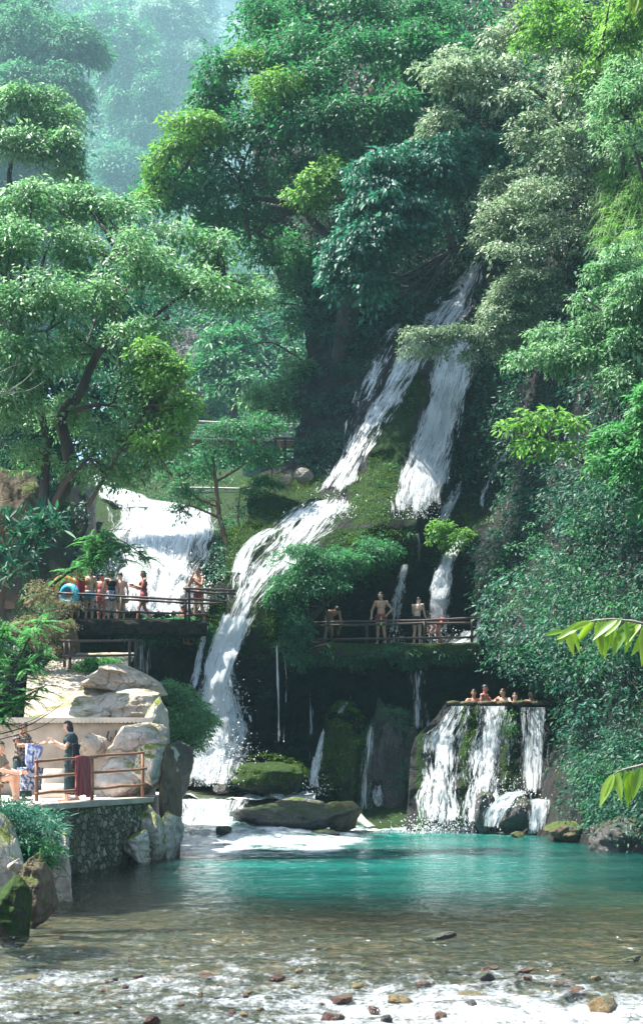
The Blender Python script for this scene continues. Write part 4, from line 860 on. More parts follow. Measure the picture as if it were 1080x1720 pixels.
fall('thin streams falling from the deck edge across the cavern', [(700,1112,60,50.4),(700,1180,60,50.4),(702,1240,58,50.4)], cover_=.4, layers=1, mat=FMT, jag=.05)
fall('double rill between the columns in the cavern', [(618,1198,20,51.2),(628,1240,26,50.8),(634,1300,30,50.2),(636,1375,34,49.6)], cover_=.5, layers=2, mat=FML, jag=.08)
fall('pale rill left of the gold moss column', [(520,1150,12,52),(524,1220,14,51.6),(520,1300,18,51.2)], cover_=.4, layers=2, mat=FMT, jag=.05)
fall('splash on the ledge in the cavern', [(590,1172,44,51.4),(580,1190,60,51.2),(575,1205,60,51)], cover_=.4, layers=2)
fall('single trickle dropping from the mossy lip', [(464,1065,10),(466,1120,7),(468,1190,8),(468,1265,12)], D=49.2, cover_=.5, layers=2, mat=FMT, jag=.02)
fall('second thin trickle beside the mossy lip', [(478,1085,6),(482,1140,8),(478,1210,8),(474,1270,10)], D=49.2, cover_=.4, layers=2, mat=FMT, jag=.02)
fall('faint trickles from the roof of the cavern', [(585,1115,50),(585,1150,50),(585,1190,46)], D=51.6, cover_=.3, layers=1, mat=FMT, jag=.05)
fall('short fall from the right end of the left deck', [(350,1040,12,49.4),(343,1065,14,49.3),(336,1100,14,49.2),(328,1140,20,49),(322,1170,30,48.8)], cover_=.6, layers=2, jag=.04)
fall('dripping trickles under the left deck', [(240,1066,64),(240,1100,64),(240,1140,64)], D=49.6, cover_=.4, layers=2, mat=FMT, jag=.05)
fall('rill sliding over the ledge between the lower pool rocks', [(590,1355,20,46),(605,1375,24,45.6),(625,1392,30,45.2)], cover_=.6, layers=2, jag=.05)
# ledge at the foot of the left cascade and the low step into the pool
ledge = MB()
fall('low white step from the cascade foot into the pool', [(350,1336,170,46.5),(352,1350,150,46.2),(350,1370,140,45.9),(345,1392,150,45.4)], cover_=.6, layers=3, jag=.1)
V, f = rock_arrays(at(360, 1375, 47.4), (2.1, 1.4, .95), 77, (0, 0, 0), facets=3, rough=.12)
tag(npmesh('ledge', V, f, RK['dark'], smooth=True), 'dark ledge under the low white step', None, None, 'structure')
Xg, Yg = np.meshgrid(np.linspace(-6.0, -.2, 60), np.linspace(46.2, 51.5, 50))
Zg = 1.02 + .22 * fbm(np.stack([Xg * 2, Yg * 2, Xg * 0], -1), 2, 3)
tag(npmesh('water', np.stack([Xg, Yg, Zg], -1).reshape(-1, 3), grid_faces(*Xg.shape), WATER, smooth=True, pattr=dict(foam=.8 + .4 * fbm(np.stack([Xg * 1.5, Yg, Xg * 0], -1), 4, 3).ravel(), deep=np.full(Xg.size, .5), chop=np.ones(Xg.size))), 'white churned water at the foot of the left cascade', None, None, 'structure')
droplets('flying drops where the cascades land', [(360,1300,47.5,70,70,1.0,.3),(340,1385,45,60,16,.8,.10),(460,1390,45,90,14,.8,.08),(720,1395,44.3,60,20,.4,.1),(790,1395,44.3,50,20,.4,.08),(370,1180,49,40,60,.4,.06),(735,1080,51.6,40,24,.3,.06),(665,1080,52,24,20,.3,.03),(700,860,52.8,40,40,.3,.05),(560,860,53,50,40,.3,.04),(860,1350,43.3,50,40,.3,.05),(530,1330,49,26,24,.3,.02)], 8000, (.006, .022))

# the wide white falls behind the left deck
wD = TPS([(60,790,74),(200,790,74),(420,790,72),(60,850,66),(200,850,65),(300,850,64),(420,850,63.5),(60,900,61),(420,900,60),(60,1050,57.5),(420,1050,56.8)])
relief('cliff', lambda a, b: wD(a, b), lin([(790, 120), (850, 120), (900, 60), (1060, 60)]), lin([(790, 460), (1060, 440)]), 788, 1060, 6, RK['cliff'], label='stepped rock weir under the wide white falls', disp=.2, freq=.5)
cover('ivy', 'shrubs and weeds on the stepped weir above the wide falls', lambda a, b: wD(a, b), [[(190,790),(450,790),(440,850),(400,870),(390,850),(230,838)],[(365,860),(440,860),(440,1000),(385,1000)],[(60,830),(150,850),(130,900),(60,940)]], 9, LM['mid'], k=12, r=.4, L=.17, off=(.05, .9), cull=.3)
fall('wide white falls pouring over the weir behind the left deck', [(285,836,280),(280,870,300),(272,900,310),(262,960,320),(250,1010,310),(250,1050,320)], D=lambda a, b: wD(a, b), mat=FMB, cover_=.6, layers=3, off=.5, jag=.3, step=6)
fall('upper white slide feeding the wide falls', [(165,785,30),(175,815,56),(215,838,110),(280,856,210)], D=lambda a, b: wD(a, b), mat=FMB, cover_=.75, layers=3, off=.4, jag=.2)
fall('left wing of the wide white falls', [(150,870,60),(130,900,80),(115,960,100),(110,1010,110)], D=lambda a, b: wD(a, b), mat=FMB, cover_=.5, layers=3, off=.35, jag=.3)
droplets('mist drops at the foot of the wide white falls', [(250,1010,55.5,140,60,1.2,1)], 7000, (.008, .03))

# ================================================================== BOULDERS
rock('large dark flat boulder lying across the head of the pool', 490, 1368, 44.6, 108, 24, 1.3, RK['dark'], 11, (0, .06, 0), rough=.2)
rock('dark wet boulder joined to the right end of the flat boulder', 572, 1372, 44.8, 36, 26, .8, RK['brown'], 12, rough=.2)
rock('pale capped stone resting behind the flat boulder', 505, 1347, 45.6, 40, 9, .7, RK['grey'], 13)
rock('mossy grey-green boulder behind the flat boulder', 455, 1306, 47.4, 66, 32, 1.2, RK['mossy'], 14, (0, -.12, 0), rough=.22)
rock('small stone left of the mossy grey-green boulder', 372, 1325, 46.6, 14, 8, .3, RK['dark'], 15)
rock('small dark rock breaking the foam in front of the flat boulder', 375, 1395, 41.6, 15, 9, .3, RK['dark'], 16)
rock('low dark rock awash right of the foam', 550, 1401, 42.6, 28, 8, .4, RK['dark'], 17)
rock('tall mossy column in the cavern with gold moss on top', 576, 1275, 50.6, 40, 90, 1.0, RK['mossy'], 18, rough=.5, facets=14, boxy=.7)
rock('dark mossy column beside the trickles in the cavern', 658, 1290, 50.4, 48, 104, 1.2, RK['dark'], 19, rough=.55, facets=14, boxy=.7)
rock('black domed boulder under the bright curtain', 815, 1368, 43.8, 18, 40, .5, RK['dark'], 20)
rock('black boulder with water sliding over it right of the curtains', 866, 1372, 43.6, 28, 36, .55, RK['dark'], 21)
rock('dark block under the trickles at the right end', 905, 1375, 43.7, 22, 34, .5, RK['dark'], 22)
rock('small brown stone at the foot of the black boulder', 868, 1403, 42.5, 10, 7, .25, RK['brown'], 23)
rock('olive brown boulder at the water edge right of the tub', 955, 1395, 40.6, 40, 22, .8, RK['brown'], 24, rough=.2)
rock('dark shore rock in the lower right corner of the pool', 1060, 1412, 36.8, 70, 40, 1.2, RK['dark'], 25, rough=.25)
rock('grey stone on the mound top right of the moss', 512, 800, 54.8, 18, 13, .4, RK['grey'], 26)
rock('pale round stone on the mound top', 478, 806, 54.6, 16, 9, .4, RK['pale'], 27)
rock('brown mossy boulder behind the big tree trunk', 25, 850, 39.5, 44, 78, 1.1, RK['brown'], 28, rough=.22)
rock('tall grey rock pillar left of the wide falls', 140, 860, 57, 24, 70, 1.0, RK['grey'], 29, rough=.2)
def skin_leaves(name, lab, c, rad, n, mat, k, r, L):
    v = unit(rng.normal(0, 1, (n, 3))); v = v[(v[:, 1] < .4)]; P_ = np.array(c) + v * np.array(rad); o_ = unit(v / np.array(rad)); ok = vnoise(P_ * 1.6, 9) > .42
    V, Fc, rn = sprays(P_[ok], o_[ok], k, r, L, .7); tag(npmesh(name, V, Fc, mat, rnd=rn), lab, None, None, 'stuff')
kk = 50.5 / F
skin_leaves('moss', 'gold green moss and ferns hanging over the column in the cavern', at(576, 1268, 50.6), (42 * kk, 1.05, 92 * kk), 500, LM['moss'], 8, .16, .08)
skin_leaves('moss', 'dark ferns hanging over the column beside the trickles', at(658, 1285, 50.4), (50 * kk, 1.25, 104 * kk), 600, LM['mid'], 8, .2, .11)
skin_leaves('moss', 'thin moss on the boulder behind the flat boulder', at(450, 1300, 47.4), (66 * 47.4 / F, 1.2, 34 * 47.4 / F), 260, LM['moss'], 8, .12, .06)
# river stones in the riffles
stones = [(815,1640,17,12,'dark','round dark stone in the middle riffle'),(820,1627,16,5,'wetred','low red stone behind the round dark stone'),(792,1692,15,14,'dark','black stone near the bottom edge below the round dark stone'),
 (1012,1688,28,18,'wetochre','ochre and black stone near the lower right corner'),(965,1665,20,12,'wetred','reddish wet stone left of the ochre stone'),(940,1652,26,5,'wetred','flat awash stone above the reddish stone'),(675,1680,24,10,'wetochre','light brown stone with water running over it'),
 (576,1677,20,7,'wetred','dark red low stone left of the light brown stone'),(628,1697,11,8,'wetred','small maroon stone near the bottom edge'),(650,1712,11,9,'dark','dark stone cut by the bottom edge right of the maroon one'),(558,1710,20,12,'wetred','maroon stone at the bottom edge left of the maroon pair'),
 (740,1708,15,10,'wetred','purplish stone at the bottom edge'),(795,1672,26,8,'wetochre','low ochre ledge stone above the black stone'),(465,1641,14,6,'wetred','small orange red stone in the left riffle'),(336,1673,6,8,'wetochre','upright orange stone in the left riffle'),
 (738,1572,28,5,'dark','flat black rock awash at the head of the riffles'),(1062,1609,16,5,'dark','flat dark rock near the right edge of the riffles'),(350,1640,18,4,'wetred','flat red stone left of the small orange red stone'),(30,1645,40,5,'wetochre','long rusty ledge stone at the left edge'),(1000,1642,10,5,'wetochre','tiny brown stone above the ochre and black stone'),
 (710,1655,14,6,'wetred','little red brown stone above the light brown stone'),(255,1712,16,7,'wetred','reddish stone awash by the bottom left'),(600,1655,12,4,'wetochre','low ochre stone in midstream'),(880,1630,22,4,'wetred','thin red stone above the reddish wet stone')]
for i, (x, y, a, b, mt, lab) in enumerate(stones):
    D = CH * F / (y + b * .5 - HOR)
    rock(lab, x, y + b * .25, D, a * 1.05, b * 1.2, a * D / F * .8, RK[mt], 100 + i, (random.uniform(-.2, .2), random.uniform(-.2, .2), random.uniform(-1, 1)), name='stone', cat='stone', group='wet stones poking out of the riffles', sub=4, rough=.25)

for i in range(34):
    x, y = random.uniform(120, 1060), random.uniform(1630, 1716); D = CH * F / (y + 3 - HOR); a = random.uniform(4, 9)
    if any(abs(x - q[0]) < q[2] + a + 4 and abs(y - q[1]) < q[3] + 7 for q in stones): continue
    rock('small wet pebble awash in the white riffles near the bottom edge', x, y, D, a, a * .6, a * D / F, RK[random.choice(['dark', 'wetred', 'wetochre'])], 300 + i, (0, 0, random.uniform(-1, 1)), name='pebble', cat='pebble', group='small pebbles awash in the riffles', sub=3, rough=.25)

# ================================================================== BUILT THINGS
def wall_mat():
    m = NT('stone_masonry'); g = m.n('NewGeometry'); P = g.outputs['Position']
    nz = m.n('TexNoise'); nz.inputs['Scale'].default_value = 5; m.l(P, nz.inputs['Vector'])
    mv = m.n('Mix', data_type='VECTOR'); mv.inputs[0].default_value = .10; m.l(P, mv.inputs[4]); m.l(nz.outputs['Color'], mv.inputs[5])
    mp = m.n('Mapping'); mp.inputs['Scale'].default_value = (5.5, 5.5, 9); m.l(mv.outputs[1], mp.inputs[0])
    vo = m.n('TexVoronoi', feature='DISTANCE_TO_EDGE'); vo.inputs['Scale'].default_value = 1; m.l(mp.outputs[0], vo.inputs['Vector'])
    vc = m.n('TexVoronoi'); vc.inputs['Scale'].default_value = 1; m.l(mp.outputs[0], vc.inputs['Vector'])
    s = m.n('SeparateColor'); m.l(vc.outputs['Color'], s.inputs[0])
    st = m.ramp(s.outputs[0], [(0, (.05, .05, .03)), (.45, (.11, .12, .06)), (.8, (.20, .19, .13)), (1, (.36, .34, .27))])
    n2 = m.noise(1.3, vec=P, detail=5); moss = m.ramp(n2, [(.45, 0), (.6, 1)])
    st = m.mix(m.math('MULTIPLY', moss, .6), st, (.05, .085, .02))
    ed = m.ramp(vo.outputs[0], [(.02, 0), (.12, 1)]); c = m.mix(ed, (.02, .022, .015), st)
    p = m.n('BsdfPrincipled', i_Roughness=.85); m.l(c, p.inputs['Base Color'])
    m.l(m.bump(m.math('ADD', ed, m.math('MULTIPLY', s.outputs[1], .5)), 1, .06), p.inputs['Normal']); m.l(p.outputs[0], m.out.inputs[0]); return m.m
MASON = wall_mat()
def prism(name, pts, z0, z1, mat, label=None, kind=None, cat=None, parent=None, disp=0, cell=.25):
    """closed slab over a footprint; sides and top cut into cells so the rock noise can roughen it"""
    bm = bmesh.new(); vs_ = [bm.verts.new((x, y, z0)) for x, y in pts]; f = bm.faces.new(vs_)
    r = bmesh.ops.extrude_face_region(bm, geom=[f]); bmesh.ops.translate(bm, vec=(0, 0, z1 - z0), verts=[v for v in r['geom'] if isinstance(v, bmesh.types.BMVert)])
    bmesh.ops.recalc_face_normals(bm, faces=bm.faces)
    if disp:
        bmesh.ops.triangulate(bm, faces=bm.faces)
        for _ in range(7):
            es = [e for e in bm.edges if e.calc_length() > cell * 1.5]
            if not es: break
            bmesh.ops.subdivide_edges(bm, edges=es, cuts=1); bmesh.ops.triangulate(bm, faces=[q for q in bm.faces if len(q.verts) > 3])
        co = np.array([v.co[:] for v in bm.verts]); bm.normal_update(); nn = np.array([v.normal[:] for v in bm.verts])
        co += nn * (fbm(co * 1.6, 5, 4) * disp + fbm(co * 6, 6, 2) * disp * .3)[:, None]
        for v, c in zip(bm.verts, co): v.co = c
    o0 = Vector((pts[0][0], pts[0][1], z0)) if parent is None else parent.location
    bmesh.ops.translate(bm, vec=-o0, verts=bm.verts)
    me = bpy.data.meshes.new(name); bm.to_mesh(me); bm.free(); me.materials.append(mat)
    if disp: me.polygons.foreach_set('use_smooth', [True] * len(me.polygons))
    o = bpy.data.objects.new(name, me)
    if parent is None: o.location = o0
    link(o, parent); return tag(o, label, cat, None, kind)
def XY(px, D): return ((px - 540) * D / F, D)
# left terrace
TA, TB = (-5.17, 27.6), (-3.80, 33.4)
TZ = 1.30
prism('terrace', [(-5.12, 27.75), (-3.88, 33.3), (-3.55, 38), (-13, 38), (-13, 27.75)], -.6, TZ, M['pave'], 'pinkish paved terrace floor above the stone wall', 'structure', disp=.02)
t = empty('stone_wall', (TA[0], TA[1], -.6), 'mossy rubble stone wall holding up the railed terrace', 'wall')
dx, dy = (TB[0] - TA[0]), (TB[1] - TA[1]); ln = math.hypot(dx, dy); nx, ny = dy / ln, -dx / ln
fpt = [TA, (TA[0] + nx * .16, TA[1] + ny * .16), (TB[0] + nx * .16, TB[1] + ny * .16), TB]
prism('masonry', [(TA[0] - .1, TA[1] + .05), fpt[1], fpt[2], (TB[0] - .1, TB[1] + .05)], -.7, TZ - .08, MASON, parent=t, disp=.035, cell=.12)
prism('coping', [(TA[0] - .25, TA[1]), (fpt[1][0] + .05, fpt[1][1]), (fpt[2][0] + .05, fpt[2][1]), (TB[0] - .25, TB[1])], TZ - .077, TZ + .035, M['conc'], parent=t, disp=.012)
# retaining wall behind with a coping of half round tiles
t = empty('retaining_wall', at(120, 1290, 37), 'stained concrete retaining wall with a scalloped pale coping behind the terrace', 'wall')
zb = at(0, 1214, 37).z
prism('wall', [XY(-60, 36.9), XY(262, 36.9), XY(262, 37.5), XY(-60, 37.5)], TZ - .02, zb, M['conc'], parent=t, disp=.03)
mb = MB()
for i in range(46):
    x = XY(-60 + i * 7, 36.9)[0]; mb.tube([(x, 36.72, zb + .04), (x, 37.4, zb + .06)], .055, 8)
mb.box(((XY(-60, 37)[0] + XY(262, 37)[0]) / 2, 37.1, zb + .09), (XY(262, 37)[0] - XY(-60, 37)[0], .7, .06)); mb.build('coping', M['slab'], t)
mb = MB(); mb.box((at(195, 1235, 36.8).x, 36.86, at(0, 1236, 36.8).z), (.03, .06, .26)); mb.tube([at(183, 1228, 36.8), at(180, 1240, 36.78), at(186, 1246, 36.78), at(188, 1238, 36.8)], .025, 6); mb.build('bracket', M['dgrey'], t)
# stepped pale blocks and a stone seat at the wall foot
for (x0, x1, y0, y1, D, lab) in ((66, 118, 1318, 1345, 33.5, 'lower pale stone block step at the retaining wall foot'), (72, 112, 1292, 1318, 35, 'upper pale stone block step at the retaining wall foot')):
    zt = at(0, y0, D).z
    o = prism('step_block', [XY(x0, D), XY(x1, D), XY(x1, D + 1.2), XY(x0, D + 1.2)], TZ - .01, zt, M['slab'], lab, cat='step', disp=.02)
# sloping path up to the lookout
ys_ = np.linspace(0, 1, 30); xs_ = np.linspace(0, 1, 16)
A, B = np.meshgrid(xs_, ys_); D_ = 37.4 + 7 * B; pyp = np.interp(B, [0, .1, 1], [1216, 1204, 1095]); pxp = 40 + A * (120 + 60 * B) + 10 * B
Pp = atn(pxp.ravel(), pyp.ravel(), D_.ravel()); Pp[:, 2] = (CH + (HOR - pyp.ravel()) * D_.ravel() / F) + .05 * fbm(Pp * 1.5, 3, 4) - .02
tag(npmesh('path', Pp, grid_faces(30, 16), RK['pale'], smooth=True), 'bright pinkish path sloping up behind the retaining wall', None, None, 'structure')
for lab, x, y, D, a, b, d, mt, sd in (
  ('broad bright slab rock under the lookout rail', 205, 1146, 41.5, 80, 32, 1.6, 'pale', 31), ('tilted pale slab rock above the retaining wall end', 215, 1188, 39.6, 64, 32, 1.3, 'pale', 32),
  ('pale ledge rock left of the tilted slab', 165, 1200, 39, 30, 14, .7, 'pale', 33), ('sunlit slanting rock at the right end of the retaining wall', 232, 1250, 36.0, 56, 34, 1.0, 'pale', 34),
  ('smooth white boulder leaning on the retaining wall', 153, 1252, 35.9, 19, 26, .45, 'pale', 35), ('big pink-white rock face behind the terrace rail', 205, 1315, 35.2, 62, 46, .9, 'pale', 36),
  ('yellow-stained rock beside the rail end', 262, 1290, 34.4, 26, 42, .8, 'palemoss', 37), ('buttress rock at the bank corner, shaded side put into its colour', 286, 1345, 34.8, 20, 112, .9, 'brown', 38),  # brown buttress: the corner's shaded right side painted as rock colour
  ('upper weathered rock of the bank corner', 266, 1215, 38.0, 20, 46, .9, 'palemoss', 39), ('moss-stained rock below the end of the stone wall', 252, 1396, 33.0, 26, 60, .6, 'palemoss', 40),
  ('yellow mossy rock at the waterline by the stone wall', 232, 1425, 31.9, 27, 30, .5, 'palemoss', 41), ('pale boulder at the waterline of the bank corner', 282, 1400, 33.6, 20, 50, .6, 'palemoss', 42),
  ('low wet stone at the foot of the stone wall', 140, 1464, 29.2, 8, 7, .2, 'grey', 43), ('outcrop under the left end of the deck', 112, 1080, 44.5, 30, 44, .9, 'brown', 44),
  ('dark rock shoulder below the round glossy bush', 292, 1300, 38, 22, 60, 1.0, 'dark', 45),
  ('white-topped boulder at the left edge of the river', 10, 1470, 20.6, 36, 100, .8, 'palemoss', 46), ('sloping grey boulder in front of the stone wall', 92, 1460, 23.5, 32, 74, .7, 'palemoss', 47),
  ('mossy boulder at the lower left waterline', 18, 1530, 19.2, 38, 62, .7, 'mossy', 48), ('small round pale stone among the lower left rocks', 28, 1455, 19.8, 12, 14, .25, 'pale', 49),
  ('earthy rock between the lower left boulders', 58, 1495, 20.6, 36, 68, .8, 'brown', 50)):
    rock(lab, x, y, D, a, b, d, RK[mt], sd, (random.uniform(-.15, .15), random.uniform(-.2, .2), random.uniform(-.4, .4)), rough=.15, lay=.22, facets=16, boxy=.62, sub=6)

# decks
dz = at(0, 1043, 48.5).z
prism('bathing_deck', [XY(95, 48.3), XY(346, 48.3), XY(352, 53.5), XY(60, 57), XY(40, 50)], dz - .42, dz, RK['deck'], 'rough stone deck at the foot of the wide white falls', 'structure', disp=.06, cell=.3)
mz = at(0, 1083, 51).z
prism('bathing_deck', [XY(508, 50.2), XY(640, 50.3), XY(806, 50.3), XY(840, 57), XY(500, 57)], mz - .40, mz, RK['mossy'], 'mossy stone deck over the dark cavern', 'structure', disp=.08, cell=.3)
tubm = lambda px, py: np.where(((px > 772) & (px < 802)) | ((px > 842) & (px < 868)) | ((px > 700) & (px < 712)), .9, .3)
relief('tub_wall', lambda a, b: np.interp(b, [1185, 1230, 1300, 1400], [47.0, 46.7, 46.2, 44.6]) - .22 * np.exp(-((a - 786) / 11.) ** 2) - .2 * np.exp(-((a - 853) / 9.) ** 2) + a * 0,
       lin([(1182, 748), (1205, 732), (1238, 698), (1262, 690), (1420, 680)]), lin([(1182, 932), (1420, 938)]), 1182, 1420, 4, RK['cliff'], tubm, label='dark mossy rock wall of the bathing tub', disp=.17, freq=1.2, wrapL=8, wrapR=8)
rz_ = at(0, 1182, 46.8).z
mb = MB()
for (x0, x1) in ((750, 772), (774, 800), (802, 832), (834, 858), (860, 890), (892, 928)):
    a_, b_ = XY(x0, 46.8)[0], XY(x1, 46.8)[0]
    mb.tube([(a_, 46.75, rz_ + .01), ((a_ + b_) / 2, 46.7 + random.uniform(-.05, .05), rz_ + random.uniform(-.01, .04)), (b_, 46.8, rz_ + .01)], [.055, .08, .055], 8)
tag(mb.build('tub_rim', RK['brown'], smooth=True), 'pale worn stone rim the bathers lean on', 'rim')
Xg, Yg = np.meshgrid(np.linspace(XY(752, 48)[0], XY(930, 48)[0], 20), np.linspace(46.9, 52, 20))
tag(npmesh('water', np.stack([Xg, Yg, Xg * 0 + rz_ - .08], -1).reshape(-1, 3), grid_faces(20, 20), WATER, pattr=dict(foam=np.full(400, .3), deep=np.full(400, .5), chop=np.ones(400))), 'dark water in the raised bathing tub', None, None, 'structure')
cover('moss', 'moss stripes on the tub wall between the curtains', lambda a, b: np.interp(b, [1185, 1230, 1300, 1400], [46.9, 46.6, 46.1, 44.5]) + a * 0, [[(774, 1190), (800, 1190), (796, 1320), (776, 1320)], [(844, 1192), (866, 1192), (862, 1260), (846, 1260)]], 40, LM['moss'], k=8, r=.12, L=.06, off=(.05, .28), cull=.25)
cover('leaves', 'green plants growing on the tub wall', lambda a, b: 46.2 + a * 0, [[(838, 1195), (868, 1195), (868, 1235), (840, 1235)]], 24, LM['jun'], k=8, r=.12, L=.09, off=(.05, .25), cull=.3)

# railings
def railing(label, posts, rails, mat, rp=.04, rr=.035):
    """posts: (px, py_top, py_bottom, D); rails: list of point lists (px,py,D)"""
    t = empty('railing', at(posts[0][0], posts[0][2], posts[0][3]), label, 'railing')
    for (x, y0, y1, D) in posts: MB().tube([at(x, y1 + 3, D), at(x + .4, (y0 + y1) / 2, D), at(x, y0 - 2, D)], [rp * 1.1, rp, rp * .95], 8).build('post', mat, t, smooth=True)
    for pts in rails:
        P = [at(*p) for p in pts]; Q = []
        for a, b in zip(P[:-1], P[1:]):
            for q in np.linspace(0, 1, 5)[:-1]: Q.append(a.lerp(b, q) + Vector((0, 0, random.uniform(-.012, .012))))
        Q.append(P[-1]); MB().tube(Q, [rr * random.uniform(.85, 1.12) for _ in Q], 8).build('rail', mat, t, smooth=True)
    return t
railing('rustic log railing along the edge of the paved terrace', [(62, 1278, 1342, 28.2), (155, 1271, 1349, 30.7), (240, 1266, 1338, 33.2)],
  [[(60, 1279, 28.1), (155, 1271, 30.6), (242, 1264, 33.2)], [(60, 1305, 28.1), (155, 1299, 30.6), (246, 1291, 33.2)], [(60, 1333, 28.1), (155, 1325, 30.6), (244, 1318, 33.2)]], M['railred'], .035, .03)
railing('two-bar dark log railing at the lookout above the bright slab', [(109, 1078, 1118, 42), (118, 1078, 1121, 42), (218, 1077, 1133, 42), (228, 1077, 1134, 42)],
  [[(103, 1077, 41.9), (228, 1075, 41.9)], [(105, 1102, 41.9), (230, 1100, 41.9)]], M['rail'], .04, .035)
railing('long dark log railing along the left bathing deck', [(204, 1002, 1048, 48.5), (312, 986, 1045, 48.5), (318, 988, 1045, 48.5), (130, 998, 1046, 48.5)],
  [[(95, 996, 48.4), (204, 1001, 48.4), (312, 1008, 48.4)], [(204, 1006, 48.6), (312, 1013, 48.6)], [(110, 1022, 48.4), (204, 1028, 48.4), (312, 1030, 48.4)], [(120, 1040, 48.4), (312, 1042, 48.4)],
   [(308, 988, 48.4), (350, 990, 48.7), (396, 992, 49)], [(310, 993, 48.5), (350, 996, 48.8), (396, 998, 49)], [(312, 1006, 48.4), (380, 1010, 49)], [(312, 1013, 48.5), (372, 1014, 49)], [(312, 1033, 48.4), (350, 1032, 48.9)]], M['rail'], .045, .038)
railing('dark log railing along the middle bathing deck', [(524, 1044, 1084, 50.6), (616, 1044, 1084, 50.6), (712, 1042, 1084, 50.6), (792, 1038, 1084, 50.6)],
  [[(520, 1046, 50.5), (616, 1043, 50.5), (712, 1042, 50.5), (790, 1038, 50.5), (815, 1038, 50.5)], [(520, 1051, 50.6), (616, 1049, 50.6), (712, 1047, 50.6), (810, 1046, 50.6)], [(520, 1075, 50.5), (616, 1073, 50.5), (712, 1072, 50.5), (795, 1070, 50.5)]], M['rail'], .045, .04)
# far footbridge
t = empty('footbridge', at(290, 742, 80), 'pale plank footbridge crossing the gorge behind the young tree', 'bridge')
for i, (y0, y1, r_) in enumerate(((705, 714, .05), (711, 719, .045), (717, 723, .05), (724, 729, .05), (730, 734, .05), (736, 739, .06))):
    MB().tube([at(250, y0 - 1, 80), at(390, (y0 + y1) / 2 + 1, 80), at(530, y1, 80)], r_, 6).build('beam', M['plank'], t, smooth=True)
mb = MB(); a_, b_ = at(250, 739, 80), at(530, 741, 80); mb.box((a_ + b_) / 2 + Vector((0, .9, 0)), ((b_ - a_).length, 1.7, .12)); mb.build('deck', M['dgrey'], t)
for x in (255, 330, 405, 480): MB().box(at(x, 723, 80.1), (.09, .09, 1.1)).build('post', M['plank'], t)
t = empty('fence', at(462, 792, 62), 'dark timber fence frame at the bridge end beside the pillar', 'fence')
for x in (463, 479, 496): MB().box(at(x, 765, 62), (.10, .10, 1.35)).build('post', M['dgrey'], t)
for y in (737, 758, 771, 784): MB().box(at(480, y, 61.9), (1.0, .07, .07)).build('rail', M['dgrey'], t)
MB().box(at(470, 765, 61.85), (.06, .05, 1.0), ry=.5).build('brace', M['dgrey'], t)
t = empty('railing', at(300, 838, 66.5), 'pale board railing above the crest of the wide falls', 'railing')
for y in (819, 826, 836): MB().tube([at(285, y, 66.5), at(370, y + 1, 66.5), at(440, y + 3, 66.5)], .045, 6).build('rail', M['plank'], t)
for x in (300, 340, 380, 420): MB().box(at(x, 828, 66.6), (.08, .08, .62)).build('post', M['plank'], t)
t = empty('gauge_hut', at(440, 806, 70), 'small bluish grey concrete hut half hidden behind the young tree', 'hut')
MB().box(at(437, 773, 71), (1.5, 1.4, 1.7)).build('wall', plain('blue_grey_render', (.16, .22, .24), .9, .15, 3), t); MB().box(at(437, 745, 71), (1.8, 1.7, .12)).build('roof', M['slab'], t)
MB().box(at(447, 785, 70) + Vector((0, .28, 0)), (.5, .06, .9)).build('door', M['dgrey'], t)

# ================================================================== PEOPLE
def skinmat(name, c):
    m = NT(name); n = m.noise(3, detail=4)
    p = m.n('BsdfPrincipled', i_Roughness=.42); m.l(m.ramp(n, [(.3, tuple(x * .85 for x in c)), (.7, tuple(min(1, x * 1.12) for x in c))]), p.inputs['Base Color'])
    p.inputs['Subsurface Weight'].default_value = .12; p.inputs['Subsurface Radius'].default_value = (.02, .008, .004)
    m.l(p.outputs[0], m.out.inputs[0]); return m.m
SK = dict(a=skinmat('skin_warm', (.52, .30, .20)), b=skinmat('skin_tan', (.40, .21, .13)), c=skinmat('skin_ruddy', (.50, .21, .15)), d=skinmat('skin_light', (.60, .40, .30)))
def cloth(name, c, c2=None, sc_=12, stretch=None):
    m = NT(name); n = m.noise(sc_, detail=3, mapscale=stretch)
    p = m.n('BsdfPrincipled', i_Roughness=.85); m.l(m.ramp(n, [(.46, c), (.54, c2)] if c2 else [(.3, tuple(x * .7 for x in c)), (.7, tuple(x * 1.25 for x in c))]), p.inputs['Base Color'])
    m.l(m.bump(m.noise(7, detail=3), .5, .03), p.inputs['Normal']); m.l(p.outputs[0], m.out.inputs[0]); return m.m
CL = dict(black=cloth('black_cloth', (.012, .012, .016)), red=cloth('red_cloth', (.36, .03, .03)), maroon=cloth('maroon_cloth', (.24, .05, .06)), teal=cloth('teal_cloth', (.03, .26, .34)),
  pink=cloth('pink_cloth', (.58, .22, .24)), navy=cloth('navy_print', (.03, .05, .12), (.35, .40, .48), 18), dark=cloth('dark_teal_cloth', (.015, .045, .05)), blue=cloth('blue_print', (.14, .20, .48), (.68, .74, .82), 9),
  floral=cloth('dark_floral', (.02, .025, .02), (.30, .24, .20), 22), grey=cloth('grey_print', (.10, .15, .20), (.45, .50, .52), 26), trouser=cloth('dark_green_trouser', (.01, .035, .04)),
  stripe=cloth('red_striped_towel', (.22, .03, .035), (.34, .09, .09), 6, (9, 9, .3)), orange=plain('orange_vinyl', (.85, .22, .06), .35, .05), bvinyl=plain('blue_vinyl', (.08, .42, .62), .35, .2, 6), khaki=cloth('khaki_cloth', (.24, .22, .15)))
HAIR = plain('black_hair', (.012, .010, .010), .5, .4, 60)
EYE = plain('dark_eye', (.015, .012, .01), .2, .1); LIP = plain('lip', (.32, .10, .08), .5, .1); PHONE = plain('phone_case', (.03, .03, .04), .3, .1)
